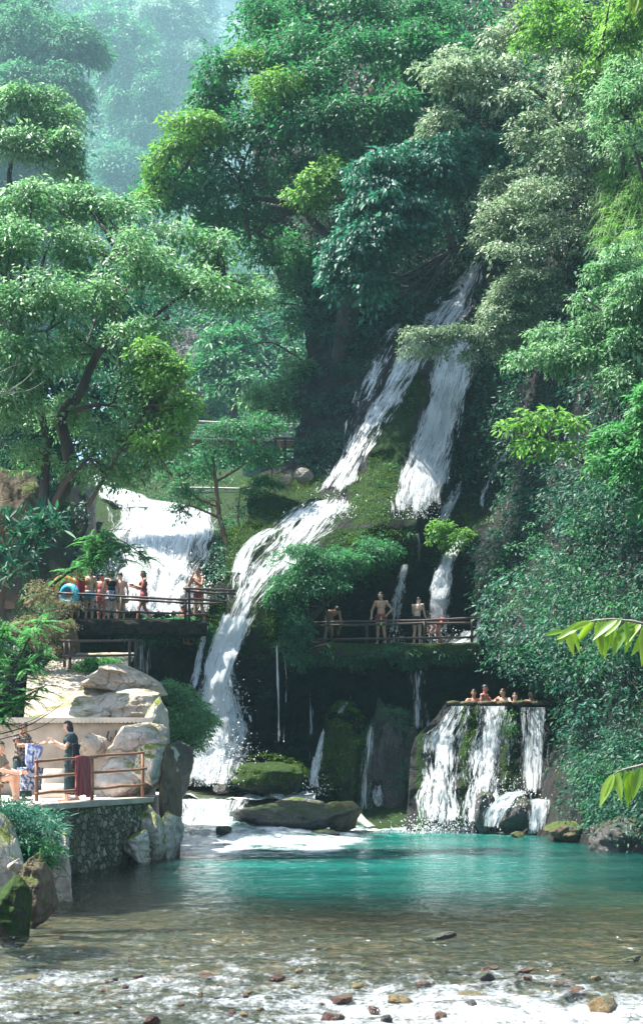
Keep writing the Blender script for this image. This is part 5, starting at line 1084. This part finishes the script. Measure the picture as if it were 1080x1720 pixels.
def capsule(a, b, ra, rb, seg=12):
    a, b = Vector(a), Vector(b); d = (b - a).normalized(); m = MB(); P, R = [], []
    for q in (90, 65, 40, 20, 0): q = math.radians(q); P.append(a - d * ra * math.sin(q)); R.append(max(.001, ra * math.cos(q)))
    for q in (0, 20, 40, 65, 90): q = math.radians(q); P.append(b + d * rb * math.sin(q)); R.append(max(.001, rb * math.cos(q)))
    m.tube(P, R, seg); return np.array([v[:] for v in m.v]), m.f
def ellip(c, r, R=None, sub=3):
    v, f = ico(sub); v = v * np.array(r)
    if R is not None: v = v @ np.array(R).T
    return v + np.array(c), [tuple(q) for q in f]
def meshobj(name, parts, mat, parent, voxel=None, smooth_it=2):
    V, Fc, b = [], [], 0
    for v, f in parts: V += [tuple(x) for x in v]; Fc += [tuple(i + b for i in q) for q in f]; b += len(v)
    me = bpy.data.meshes.new(name); me.from_pydata(V, [], Fc)
    if voxel:
        o = bpy.data.objects.new(name, me); sc.collection.objects.link(o)
        m = o.modifiers.new('r', 'REMESH'); m.mode = 'VOXEL'; m.voxel_size = voxel
        if smooth_it: s = o.modifiers.new('s', 'SMOOTH'); s.iterations = smooth_it; s.factor = .5
        dg = bpy.context.evaluated_depsgraph_get(); me2 = bpy.data.meshes.new_from_object(o.evaluated_get(dg)); me2.name = name
        bpy.data.objects.remove(o); bpy.data.meshes.remove(me); me = me2
    me.materials.clear(); me.materials.append(mat); me.polygons.foreach_set('use_smooth', [True] * len(me.polygons))
    o = bpy.data.objects.new(name, me); return link(o, parent)
BASE = dict(pelvis=(0, 0, .94), chest=(0, 0, 1.26), neck=(0, 0, 1.47), head=(0, -.02, 1.63), shL=(.185, 0, 1.41), shR=(-.185, 0, 1.41), elL=(.25, .02, 1.13), elR=(-.25, .02, 1.13),
  wrL=(.26, -.06, .88), wrR=(-.26, -.06, .88), hipL=(.09, 0, .91), hipR=(-.09, 0, .91), knL=(.10, -.03, .50), knR=(-.10, -.03, .50), anL=(.11, .02, .08), anR=(-.11, .02, .08))
UP = ('chest', 'neck', 'head', 'shL', 'shR', 'elL', 'elR', 'wrL', 'wrR')
def person(label, loc, yaw, H=1.7, over=None, bend=0, lean=0, skin='a', garments=(), hair='short', face=None, female=False, group=None, curl=.8, upper_only=False, extras=None, stout=1.0):
    """faces -Y at yaw 0; over: joint overrides in the rest pose (metres, 1.75 m tall), applied before the forward bend"""
    J = {k: Vector(v) for k, v in BASE.items()}
    for k, v in (over or {}).items(): J[k] = Vector(v)
    if bend or lean:
        R = Matrix.Rotation(bend, 3, 'X') @ Matrix.Rotation(lean, 3, 'Y')
        for k in UP:
            J[k] = J['pelvis'] + R @ (J[k] - J['pelvis'])
    s = H / 1.75
    t = empty('person', loc, label, 'person', group); t.rotation_euler = (0, 0, yaw); t.scale = (s, s, s)
    g = stout; fm = female
    up = (J['neck'] - J['pelvis']).normalized(); lat = (J['shL'] - J['shR']); lat = (lat - up * lat.dot(up)).normalized(); fw = lat.cross(up)   # fw points forward (-Y) for the rest pose
    Rt = Matrix((lat, -fw, up)).transposed()
    wr = .9 if fm else 1.0
    parts = [ellip(J['chest'] + up * .05, (.155 * wr * g, .105 * g, .17), Rt), ellip(J['pelvis'], (.155 * g, .115 * g, .12), Rt), ellip(J['chest'].lerp(J['pelvis'], .5), (.125 * g * wr, .095 * g, .16), Rt),
             capsule(J['neck'] - up * .08, J['head'] - (J['head'] - J['neck']) * .3, .062, .052), capsule(J['shL'].lerp(J['neck'], .1), J['shR'].lerp(J['neck'], .1), .055, .055)]
    if fm: parts += [ellip(J['chest'] + up * .05 + fw * .085 + lat * sx_ * .065, (.06, .055, .06), Rt) for sx_ in (-1, 1)]
    bones = {'torso': (J['pelvis'] - up * .10, J['neck'], .15)}
    for S_ in 'LR':
        sh, el, wri = J['sh' + S_], J['el' + S_], J['wr' + S_]
        parts += [ellip(sh, (.062, .062, .062)), capsule(sh, el, .050 * g, .038), ellip(sh.lerp(el, .45), (.049, .049, .06)), capsule(el, wri, .040, .027), ellip(el.lerp(wri, .28), (.043, .043, .05))]
        bones['arm' + S_] = (sh, el, .05); bones['fore' + S_] = (el, wri, .035)
        d = (wri - el).normalized(); hx = d.cross(Vector((0, 1, 0))); hx = hx.normalized() if hx.length > .2 else d.cross(Vector((1, 0, 0))).normalized(); hn = hx.cross(d).normalized()
        Rh = Matrix((hx, hn, d)).transposed()
        parts.append(ellip(wri + d * .055, (.041, .017, .052), Rh))
        for i, (o_, l_) in enumerate(((-.030, .068), (-.010, .078), (.010, .073), (.030, .058))):
            p0 = wri + d * .092 + hx * o_; d1 = (d + hn * -.25 * curl + hx * o_ * 3).normalized(); p1 = p0 + d1 * l_ * .55; d2 = (d1 - hn * .9 * curl).normalized(); p2 = p1 + d2 * l_ * .5
            parts += [capsule(p0 - d * .02, p1, .0100, .0090, 8), capsule(p1, p2, .0092, .0078, 8)]
        sd = -1 if S_ == 'L' else 1
        p0 = wri + d * .035 + hx * sd * .03; p1 = p0 + (d * .7 + hx * sd * .8 - hn * .3).normalized() * .042; p2 = p1 + (d + hx * sd * .2 - hn * .4).normalized() * .034
        parts += [capsule(p0, p1, .014, .011, 8), capsule(p1, p2, .011, .009, 8)]
        if not upper_only:
            hp, kn, an = J['hip' + S_], J['kn' + S_], J['an' + S_]
            parts += [capsule(hp, kn, .088 * g, .055), ellip(hp.lerp(kn, .3), (.083 * g,) * 3), capsule(kn, an, .054, .034), ellip(kn.lerp(an, .3) + Vector((0, .012, 0)), (.056, .058, .10)), ellip(kn, (.057, .057, .06))]
            tip = an + Vector((.02 if S_ == 'L' else -.02, -.17, -.045)); parts += [capsule(an + Vector((0, .025, -.04)), tip, .036, .026), capsule(an, an + Vector((0, -.07, -.03)), .035, .03), ellip(tip + Vector((0, .01, 0)), (.043, .05, .022))]
            bones['thigh' + S_] = (hp, kn, .08); bones['calf' + S_] = (kn, an, .045)
    # head turned to `face` (direction in the person's own frame)
    hd = J['head']; hu = (hd - J['neck']).normalized().lerp(Vector((0, 0, 1)), .5).normalized() if bend < 1 else (hd - J['neck']).normalized()
    ff = Vector(face) if face is not None else Vector(fw) ; ff = (ff - hu * ff.dot(hu)).normalized(); hl = hu.cross(ff).normalized() * -1; Rh = Matrix((hl, -ff, hu)).transposed()
    parts += [ellip(hd + hu * .02, (.074, .092, .098), Rh), ellip(hd - hu * .055 + ff * .03, (.056, .06, .062), Rh), ellip(hd - hu * .10 + ff * .052, (.026, .022, .020), Rh),
              capsule(hd + hu * .012 + ff * .088, hd - hu * .025 + ff * .108, .010, .016, 8), ellip(hd + hu * .028 + ff * .078, (.055, .018, .012), Rh)]
    for q in (-1, 1): parts += [ellip(hd - hu * .005 + hl * q * .078, (.012, .022, .032), Rh), ellip(hd - hu * .03 + ff * .055 + hl * q * .035, (.024, .024, .024), Rh)]
    bones['head'] = (J['neck'] + hu * .05, hd + hu * .05, .08)
    body = meshobj('body', parts, SK[skin], t, voxel=.0095, smooth_it=2)
    me = body.data; n = len(me.vertices); co = np.empty(n * 3, np.float32); me.vertices.foreach_get('co', co); co = co.reshape(-1, 3)
    no = np.empty(n * 3, np.float32); me.vertices.foreach_get('normal', no); no = no.reshape(-1, 3)
    ks = list(bones); dist = []; tt = []
    for k in ks:
        a, b, r = bones[k]; a = np.array(a); b = np.array(b); ab = b - a; q = (co - a) @ ab / (ab @ ab); qc = np.clip(q, 0, 1); dist.append(np.linalg.norm(co - a - qc[:, None] * ab, axis=1) - r); tt.append(q)
    idx = np.argmin(np.array(dist), 0); tt = np.array(tt)
    polys = None
    for gname, gm, spec, offs in garments:
        sel = np.zeros(n, bool)
        for k, (t0, t1) in spec.items():
            if k in ks:
                i = ks.index(k); sel |= (idx == i) & (tt[i] >= t0) & (tt[i] <= t1)
        if polys is None: polys = [tuple(p.vertices) for p in me.polygons]
        fs = [p for p in polys if all(sel[i] for i in p)]
        if not fs: continue
        used = sorted({i for p in fs for i in p}); mp_ = {i: j for j, i in enumerate(used)}
        wr_ = fbm(co[used] * 9, 4, 3) * offs * .5
        V = co[used] + no[used] * (offs + wr_)[:, None]
        gmsh = bpy.data.meshes.new(gname); gmsh.from_pydata([tuple(v) for v in V], [], [tuple(mp_[i] for i in p) for p in fs]); gmsh.materials.append(CL[gm]); gmsh.polygons.foreach_set('use_smooth', [True] * len(gmsh.polygons))
        o = link(bpy.data.objects.new(gname, gmsh), t); md = o.modifiers.new('thickness', 'SOLIDIFY'); md.thickness = .008; md.offset = 1
    if hair:
        v, f = ico(4); v = v.copy(); z = v[:, 2]; y = v[:, 1]   # local: -y front, z up
        lim = .10 if hair == 'short' else -.9
        isface = (y < -.15) & (z < .42) if hair != 'short' else ((y < -.1) & (z < .45)) | (z < -.25) | ((y < .35) & (z < .05))
        r = np.where(isface, .80, 1.10) + .03 * fbm(v * 7, 3, 3)
        v = v * r[:, None] * np.array([.076, .094, .098])
        pr = [((v @ np.array(Rh).T) + np.array(hd + hu * .022), [tuple(q) for q in f])]
        if hair == 'bob': pr += [ellip(hd - hu * .05 - ff * .05, (.088, .055, .10), Rh)] + [ellip(hd - hu * .045 + hl * q * .068 - ff * .012, (.025, .055, .09), Rh) for q in (-1, 1)]
        meshobj('hair', pr, HAIR, t)
    if hair != 'hat':
        for q in (-1, 1): meshobj('eye', [ellip(hd + hu * .008 + ff * .082 + hl * q * .030, (.012, .006, .006), Rh, 2)], EYE, t)
        meshobj('mouth', [ellip(hd - hu * .062 + ff * .090, (.024, .008, .006), Rh, 2)], LIP, t)
    if extras: extras(t, J, fw, lat, up)
    return t
TR = {'torso': (-.15, .30), 'thighL': (-.3, .28), 'thighR': (-.3, .28)}
def TRn(top=.24, leg=.28): return {'torso': (-.3, top), 'thighL': (-.5, leg), 'thighR': (-.5, leg)}
def skirt(mat, z0=.98, z1=.62, r0=.15, r1=.24, name='skirt'):
    def fn(t, J, fw, lat, up):
        n = 40; V = []; Fq = []
        for i in range(9):
            q = i / 8
            for k in range(n):
                a = 2 * math.pi * k / n; r = (r0 + (r1 - r0) * q) * (1 + .06 * q * math.sin(a * 7 + q * 2)); V.append((J['pelvis'].x + r * math.cos(a), J['pelvis'].y + r * .78 * math.sin(a), z0 + (z1 - z0) * q))
        for i in range(8):
            for k in range(n): Fq.append((i * n + k, i * n + (k + 1) % n, (i + 1) * n + (k + 1) % n, (i + 1) * n + k))
        o = meshobj(name, [(V, Fq)], CL[mat], t); md = o.modifiers.new('thickness', 'SOLIDIFY'); md.thickness = .008
    return fn
def feet(px, D, z):
    v = at(px, 0, D); v.z = z; return v
R_ = math.radians
# --- middle deck
def white_bottle(t, J, fw, lat, up):
    pass
person('bare-chested man in dark red shorts standing on the middle deck, hand on hip', feet(640, 51.0, mz), R_(-12), 1.74, dict(elL=(.36, .06, 1.17), wrL=(.20, -.04, .98), elR=(-.31, .0, 1.14), wrR=(-.30, -.14, .93), anL=(.15, .02, .08), anR=(-.13, .02, .08)), skin='a', garments=[('shorts', 'maroon', TRn(.26, .25), .014)], face=(-.75, -.6, 0), stout=1.08)
def bottle(t, J, fw, lat, up):
    meshobj('bottle', [capsule((0, -.17, .93), (0, -.17, 1.04), .03, .03), capsule((0, -.17, 1.05), (0, -.17, 1.09), .013, .013)], plain('yellow_bottle', (.62, .68, .20), .3, .1), t)
mb_ = [capsule(at(640, 1049, 50.58), at(640, 1040, 50.58), .03, .03), capsule(at(640, 1040, 50.58), at(640, 1036, 50.58), .014, .014)]
o = meshobj('bottle', mb_, plain('yellow_bottle', (.62, .70, .25), .3, .1), None); tag(o, 'small yellow-white bottle standing on the middle deck rail before the standing man', 'bottle')
person('man in black trunks bending forward with one arm braced on the middle deck rail', feet(552, 51.4, mz), R_(25), 1.72, dict(elL=(.34, -.30, 1.12), wrL=(.36, -.42, .86), elR=(-.24, -.10, 1.16), wrR=(-.20, -.30, 1.05), anL=(.16, .05, .08), anR=(-.17, .02, .08)), bend=R_(68), skin='a', garments=[('trunks', 'black', TRn(.22, .35), .013)])
person('dark-haired man in black shorts turning his bare back on the middle deck', feet(700, 51.3, mz), R_(150), 1.66, dict(head=(.03, -.08, 1.61), elL=(.22, -.12, 1.16), wrL=(.16, -.32, 1.08), elR=(-.22, -.1, 1.16), wrR=(-.14, -.34, 1.1)), bend=R_(10), skin='d', garments=[('shorts', 'black', TRn(.24, .42), .018)])
person('stooping person in bright red shorts under the veil of water on the middle deck', feet(738, 51.5, mz), R_(-70), 1.66, dict(elL=(.22, -.2, 1.2), wrL=(.2, -.32, 1.35), elR=(-.22, -.2, 1.2), wrR=(-.2, -.3, 1.3), knL=(.10, -.14, .50), knR=(-.1, -.10, .5), anL=(.12, .10, .08), anR=(-.12, .1, .08), pelvis=(0, .08, .88), hipL=(.09, .08, .85), hipR=(-.09, .08, .85)), bend=R_(85), skin='c', garments=[('shorts', 'red', TRn(.24, .45), .016)])
# --- left deck
person('man in small red briefs at the deck rail, hand at his mouth', feet(334, 49.2, dz), R_(-35), 1.76, dict(elR=(-.27, -.16, 1.18), wrR=(-.08, -.20, 1.46), elL=(.24, -.14, 1.16), wrL=(.06, -.26, 1.30), anL=(.10, .16, .08), knL=(.1, .05, .49), anR=(-.13, -.10, .08)), skin='b', garments=[('briefs', 'red', TRn(.14, .06), .012)], face=(-.45, -.9, -.1))
def phone(t, J, fw, lat, up):
    skirt('maroon', 1.0, .68, .15, .21)(t, J, fw, lat, up)
person('woman in a maroon swim dress stepping along the left deck looking down at her hands', feet(242, 49.0, dz), R_(-75), 1.64, dict(elL=(.2, -.1, 1.14), wrL=(.12, -.34, 1.22), elR=(-.2, -.1, 1.14), wrR=(-.10, -.36, 1.2), anL=(.08, -.24, .08), knL=(.09, -.16, .5), anR=(-.09, .26, .10), knR=(-.09, .04, .5)), skin='c', garments=[('swimsuit', 'maroon', {'torso': (-.3, .86), 'thighL': (-.5, .12), 'thighR': (-.5, .12)}, .012)], female=True, hair='bob', extras=phone)
person('man in teal swim shorts showing his broad bare back on the left deck', feet(150, 49.0, dz), R_(170), 1.74, dict(elL=(.24, -.08, 1.14), wrL=(.14, -.28, 1.06), elR=(-.24, -.06, 1.14), wrR=(-.16, -.26, 1.02)), skin='a', garments=[('shorts', 'teal', TRn(.22, .3), .018)], stout=1.12)
person('dark-haired man with a dark red towel over his shoulder on the left deck', feet(126, 49.6, dz), R_(165), 1.76, dict(elL=(.26, -.04, 1.12), wrL=(.2, -.22, .98)), skin='a', garments=[('shorts', 'black', TRn(.24, .4), .016)])
person('person in a pink swimsuit beside the broad-backed man', feet(171, 49.5, dz), R_(160), 1.62, dict(elL=(.22, -.06, 1.12), wrL=(.18, -.2, .96), elR=(-.24, .02, 1.12), wrR=(-.26, -.1, .9)), skin='c', garments=[('swimsuit', 'pink', {'torso': (-.3, .74), 'thighL': (-.5, .3), 'thighR': (-.5, .3)}, .016)], female=True, hair='short')
person('woman in a black swimsuit with a navy print wrap on the left deck', feet(188, 48.95, dz), R_(-160), 1.66, dict(elL=(.24, -.10, 1.16), wrL=(.22, -.26, .98), elR=(-.26, -.02, 1.13), wrR=(-.26, -.20, .95)), skin='d', garments=[('swimsuit', 'black', {'torso': (-.3, .84), 'thighL': (-.5, .1), 'thighR': (-.5, .1)}, .012)], female=True, hair='bob', extras=skirt('navy', 1.04, .74, .15, .22, 'wrap'))
person('bare-armed person half hidden behind the woman in the navy wrap', feet(203, 49.6, dz), R_(200), 1.66, dict(elL=(.24, -.05, 1.13), wrL=(.22, -.18, .92)), skin='d', garments=[('shorts', 'khaki', TRn(.24, .5), .018)])
SIT = dict(pelvis=(0, 0, .30), chest=(0, -.04, .62), neck=(0, -.08, .82), head=(0, -.12, .98), shL=(.18, -.07, .77), shR=(-.18, -.07, .77), elL=(.24, -.2, .52), elR=(-.24, -.2, .52), wrL=(.14, -.42, .45), wrR=(-.14, -.42, .45), hipL=(.09, 0, .27), hipR=(-.09, 0, .27), knL=(.14, -.42, .40), knR=(-.14, -.42, .40), anL=(.12, -.5, .08), anR=(-.12, -.5, .08))
person('person crouching behind the left deck rail with only the head showing', feet(294, 50.4, dz - .62), R_(60), 1.6, SIT, skin='b', garments=[('trunks', 'black', TRn(.25, .3), .012)])
person('bather crouching low with back turned beside the red-briefed man', feet(306, 50.6, dz - .28), R_(170), 1.6, SIT, skin='c', garments=[('trunks', 'black', TRn(.25, .3), .012)])
o = meshobj('swim_ring', [], CL['orange'], None) if False else None
def torus(name, c, R1, r1, mat, tilt, lab, parent=None):
    V, Fq = [], []
    for i in range(32):
        for k in range(14):
            a, b = 2 * math.pi * i / 32, 2 * math.pi * k / 14; v = Vector(((R1 + r1 * math.cos(b)) * math.cos(a), r1 * math.sin(b), (R1 + r1 * math.cos(b)) * math.sin(a)))
            V.append(tuple(Matrix.Rotation(tilt, 3, 'Z') @ v))
    for i in range(32):
        for k in range(14): Fq.append((i * 14 + k, ((i + 1) % 32) * 14 + k, ((i + 1) % 32) * 14 + (k + 1) % 14, i * 14 + (k + 1) % 14))
    o = meshobj(name, [(V, Fq)], mat, None); o.location = c; return tag(o, lab, 'swim ring')
torus('swim_ring', at(109, 988, 48.9), .30, .12, CL['orange'], .3, 'orange swim ring hanging at the left end of the deck')
torus('swim_ring', at(117, 1000, 48.6), .26, .12, CL['bvinyl'], -.5, 'blue swim ring in front of the orange one')
# towels and held clothes: cloth hung over something
def drape(name, label, cat, cols, mat, thick=.02, D=None):
    """cols: list of (px_top, py_top, px_bottom, py_bottom, D) fold lines across the cloth"""
    n = len(cols) * 4 - 3; rows_ = 14; V = []
    a = np.array(cols, float); u = np.linspace(0, len(cols) - 1, n); c = np.stack([np.interp(u, range(len(cols)), a[:, i]) for i in range(5)], -1)
    for i in range(rows_):
        q = i / (rows_ - 1)
        for j in range(n):
            x = c[j, 0] * (1 - q) + c[j, 2] * q; y = c[j, 1] * (1 - q) + c[j, 3] * q
            V.append(at(x, y, c[j, 4]) + Vector((0, .05 * math.sin(j * 1.9 + q) * (.3 + q) - .05 * math.sin(math.pi * min(1, q * 3)) * 0, 0)))
    o = npmesh(name, np.array([v[:] for v in V]), grid_faces(rows_, n), mat, smooth=True); md = o.modifiers.new('thickness', 'SOLIDIFY'); md.thickness = thick
    return tag(o, label, cat)
drape('towel', 'dark red towel hanging over the shoulder of the man at the left deck end', 'towel', [(131, 953, 128, 1000, 48.75), (137, 950, 136, 1004, 48.7), (143, 953, 144, 1000, 48.75)], CL['red'])
drape('towel', 'striped dark red towel hung over the terrace railing', 'towel', [(127, 1270, 126, 1334, 29.75), (134, 1269, 133, 1338, 29.85), (140, 1269, 141, 1334, 30.0), (146, 1270, 148, 1339, 30.2), (150, 1271, 152, 1336, 30.3)], CL['stripe'], .03)
# --- terrace people
w1 = person('woman with black bobbed hair in dark clothes standing at the terrace rail', feet(120, 30.9, TZ), R_(-78), 1.62, dict(head=(.0, -.06, 1.62), elL=(.2, -.12, 1.16), wrL=(.10, -.36, 1.30), elR=(-.2, -.12, 1.16), wrR=(-.10, -.32, 1.24), anL=(.08, -.10, .08), knL=(.09, -.06, .5), anR=(-.08, .14, .08), knR=(-.09, .04, .5)), skin='d', hair='bob', female=True, face=(0, -1, -.25),
  garments=[('top', 'dark', {'torso': (.16, .93), 'armL': (-.3, .55), 'armR': (-.3, .55)}, .026), ('trousers', 'trouser', {'torso': (-.4, .2), 'thighL': (-.5, 1.2), 'thighR': (-.5, 1.2), 'calfL': (-.3, .8), 'calfR': (-.3, .8)}, .03)], stout=1.1)
o = drape('bag', 'dark shoulder bag hanging at the back of the bobbed-haired woman', 'bag', [(122, 1250, 123, 1292, 30.55), (126, 1248, 128, 1294, 30.6), (130, 1252, 132, 1290, 30.65)], CL['black'], .10)
def apron(t, J, fw, lat, up): skirt('dark', .98, .10, .17, .26, 'long_skirt')(t, J, fw, lat, up)
person('person in a long dark dress holding up a blue and white garment', feet(36, 31.0, TZ), R_(62), 1.60, dict(elL=(.24, -.16, 1.22), wrL=(.16, -.42, 1.26), elR=(-.24, -.14, 1.22), wrR=(-.12, -.42, 1.24), head=(0, -.07, 1.61)), skin='b', hair='short', face=(0, -1, -.3),
  garments=[('dress', 'floral', {'torso': (-.4, .92), 'armL': (-.3, .4), 'armR': (-.3, .4)}, .024)], extras=apron, female=True, stout=1.12)
drape('shirt', 'blue and white printed garment held out in both hands on the terrace', 'shirt', [(44, 1251, 44, 1283, 30.6), (51, 1248, 50, 1292, 30.5), (58, 1252, 56, 1288, 30.6), (66, 1250, 61, 1290, 30.7), (73, 1256, 66, 1278, 30.8)], CL['blue'], .02)
o = drape('bag', 'dark bag with pale marks standing below the held garment', 'bag', [(42, 1290, 44, 1326, 31.0), (50, 1288, 50, 1328, 30.8), (60, 1290, 60, 1326, 31.0)], CL['navy'], .2)
SITC = dict(SIT); 
for k in SITC: SITC[k] = (SITC[k][0], SITC[k][1], SITC[k][2] + .16)
SITC.update(anL=(.12, -.46, .08), anR=(-.12, -.5, .08), knL=(.12, -.45, .54), knR=(-.12, -.45, .54), wrL=(.14, -.52, .62), wrR=(-.12, -.5, .62), elL=(.22, -.22, .66))
person('seated person at the left edge of the terrace, arm resting on a bare knee', feet(-8, 30.3, TZ), R_(75), 1.66, SITC, skin='a', garments=[('shirt', 'khaki', {'torso': (.1, .93), 'armL': (-.3, .6), 'armR': (-.3, .6)}, .02), ('shorts', 'khaki', TRn(.22, .5), .02)])
t = empty('stool', feet(-12, 30.3, TZ), 'low wooden stool under the seated person', 'stool')
zz = Vector((0, 0, 0)); c0 = feet(-12, 30.3, TZ)
MB().box(c0 + Vector((0, 0, .31)), (.36, .36, .05)).build('seat', M['railred'], t)
for a in (-1, 1):
    for b in (-1, 1): MB().tube([c0 + Vector((a * .14, b * .14, 0)), c0 + Vector((a * .12, b * .12, .285))], .02, 6).build('leg', M['railred'], t)
# --- bathers in the tub: chests at the rim, lower bodies under water
TUB = rz_ - 1.20
ARM = dict(elL=(.30, -.16, 1.30), wrL=(.44, -.32, 1.28), elR=(-.30, -.16, 1.30), wrR=(-.44, -.32, 1.28))
for px, lab, yw_, sk, ov, fc, up_ in (
  (795, 'dark-haired bather leaning on the rim at the left of the tub', 10, 'b', dict(elR=(-.34, -.22, 1.30), wrR=(-.62, -.30, 1.28)), (-.3, -1, 0), -.04),
  (813, 'ruddy bather rising higher than the others beside the left tub bather', 60, 'c', dict(elL=(.26, -.16, 1.2), wrL=(.2, -.3, 1.3)), (.2, -1, .1), .10),
  (845, 'bather looking left from the middle of the tub', -25, 'a', ARM, (-.7, -.7, 0), -.02),
  (864, 'bather whose face barely shows above the tub rim', 15, 'd', ARM, (.2, -1, .1), -.14),
  (891, 'bather at the right end of the tub resting his cheek on an arm', -8, 'b', dict(elR=(-.34, -.2, 1.30), wrR=(-.55, -.30, 1.28), elL=(.26, -.16, 1.3), wrL=(.06, -.28, 1.48)), (.3, -1, 0), -.08)):
    person(lab, feet(px, 47.35, TUB + up_), R_(yw_), 1.7, ov, skin=sk, garments=[('trunks', 'black', TRn(.24, .3), .012)], face=fc)

# ================================================================== HAZE
def haze():
    x0, x1, y0, y1, z0, z1 = -620, 330, -25, 1250, -3.6, 660
    v = [(x, y, z) for z in (z0, z1) for x, y in ((x0, y0), (x1, y0), (x1, y1), (x0, y1))]
    me = bpy.data.meshes.new('haze'); me.from_pydata(v, [], [(3, 2, 1, 0), (4, 5, 6, 7), (0, 1, 5, 4), (1, 2, 6, 5), (2, 3, 7, 6), (3, 0, 4, 7)])
    m = NT('haze'); p = m.n('VolumePrincipled'); p.inputs['Color'].default_value = (.50, .86, .98, 1); p.inputs['Density'].default_value = HAZE_D; p.inputs['Anisotropy'].default_value = .3
    m.l(p.outputs[0], m.out.inputs['Volume']); me.materials.append(m.m)
    tag(link(bpy.data.objects.new('haze', me)), 'pale blue mist filling the gorge', None, None, 'stuff')
HAZE_D = .00033
haze()
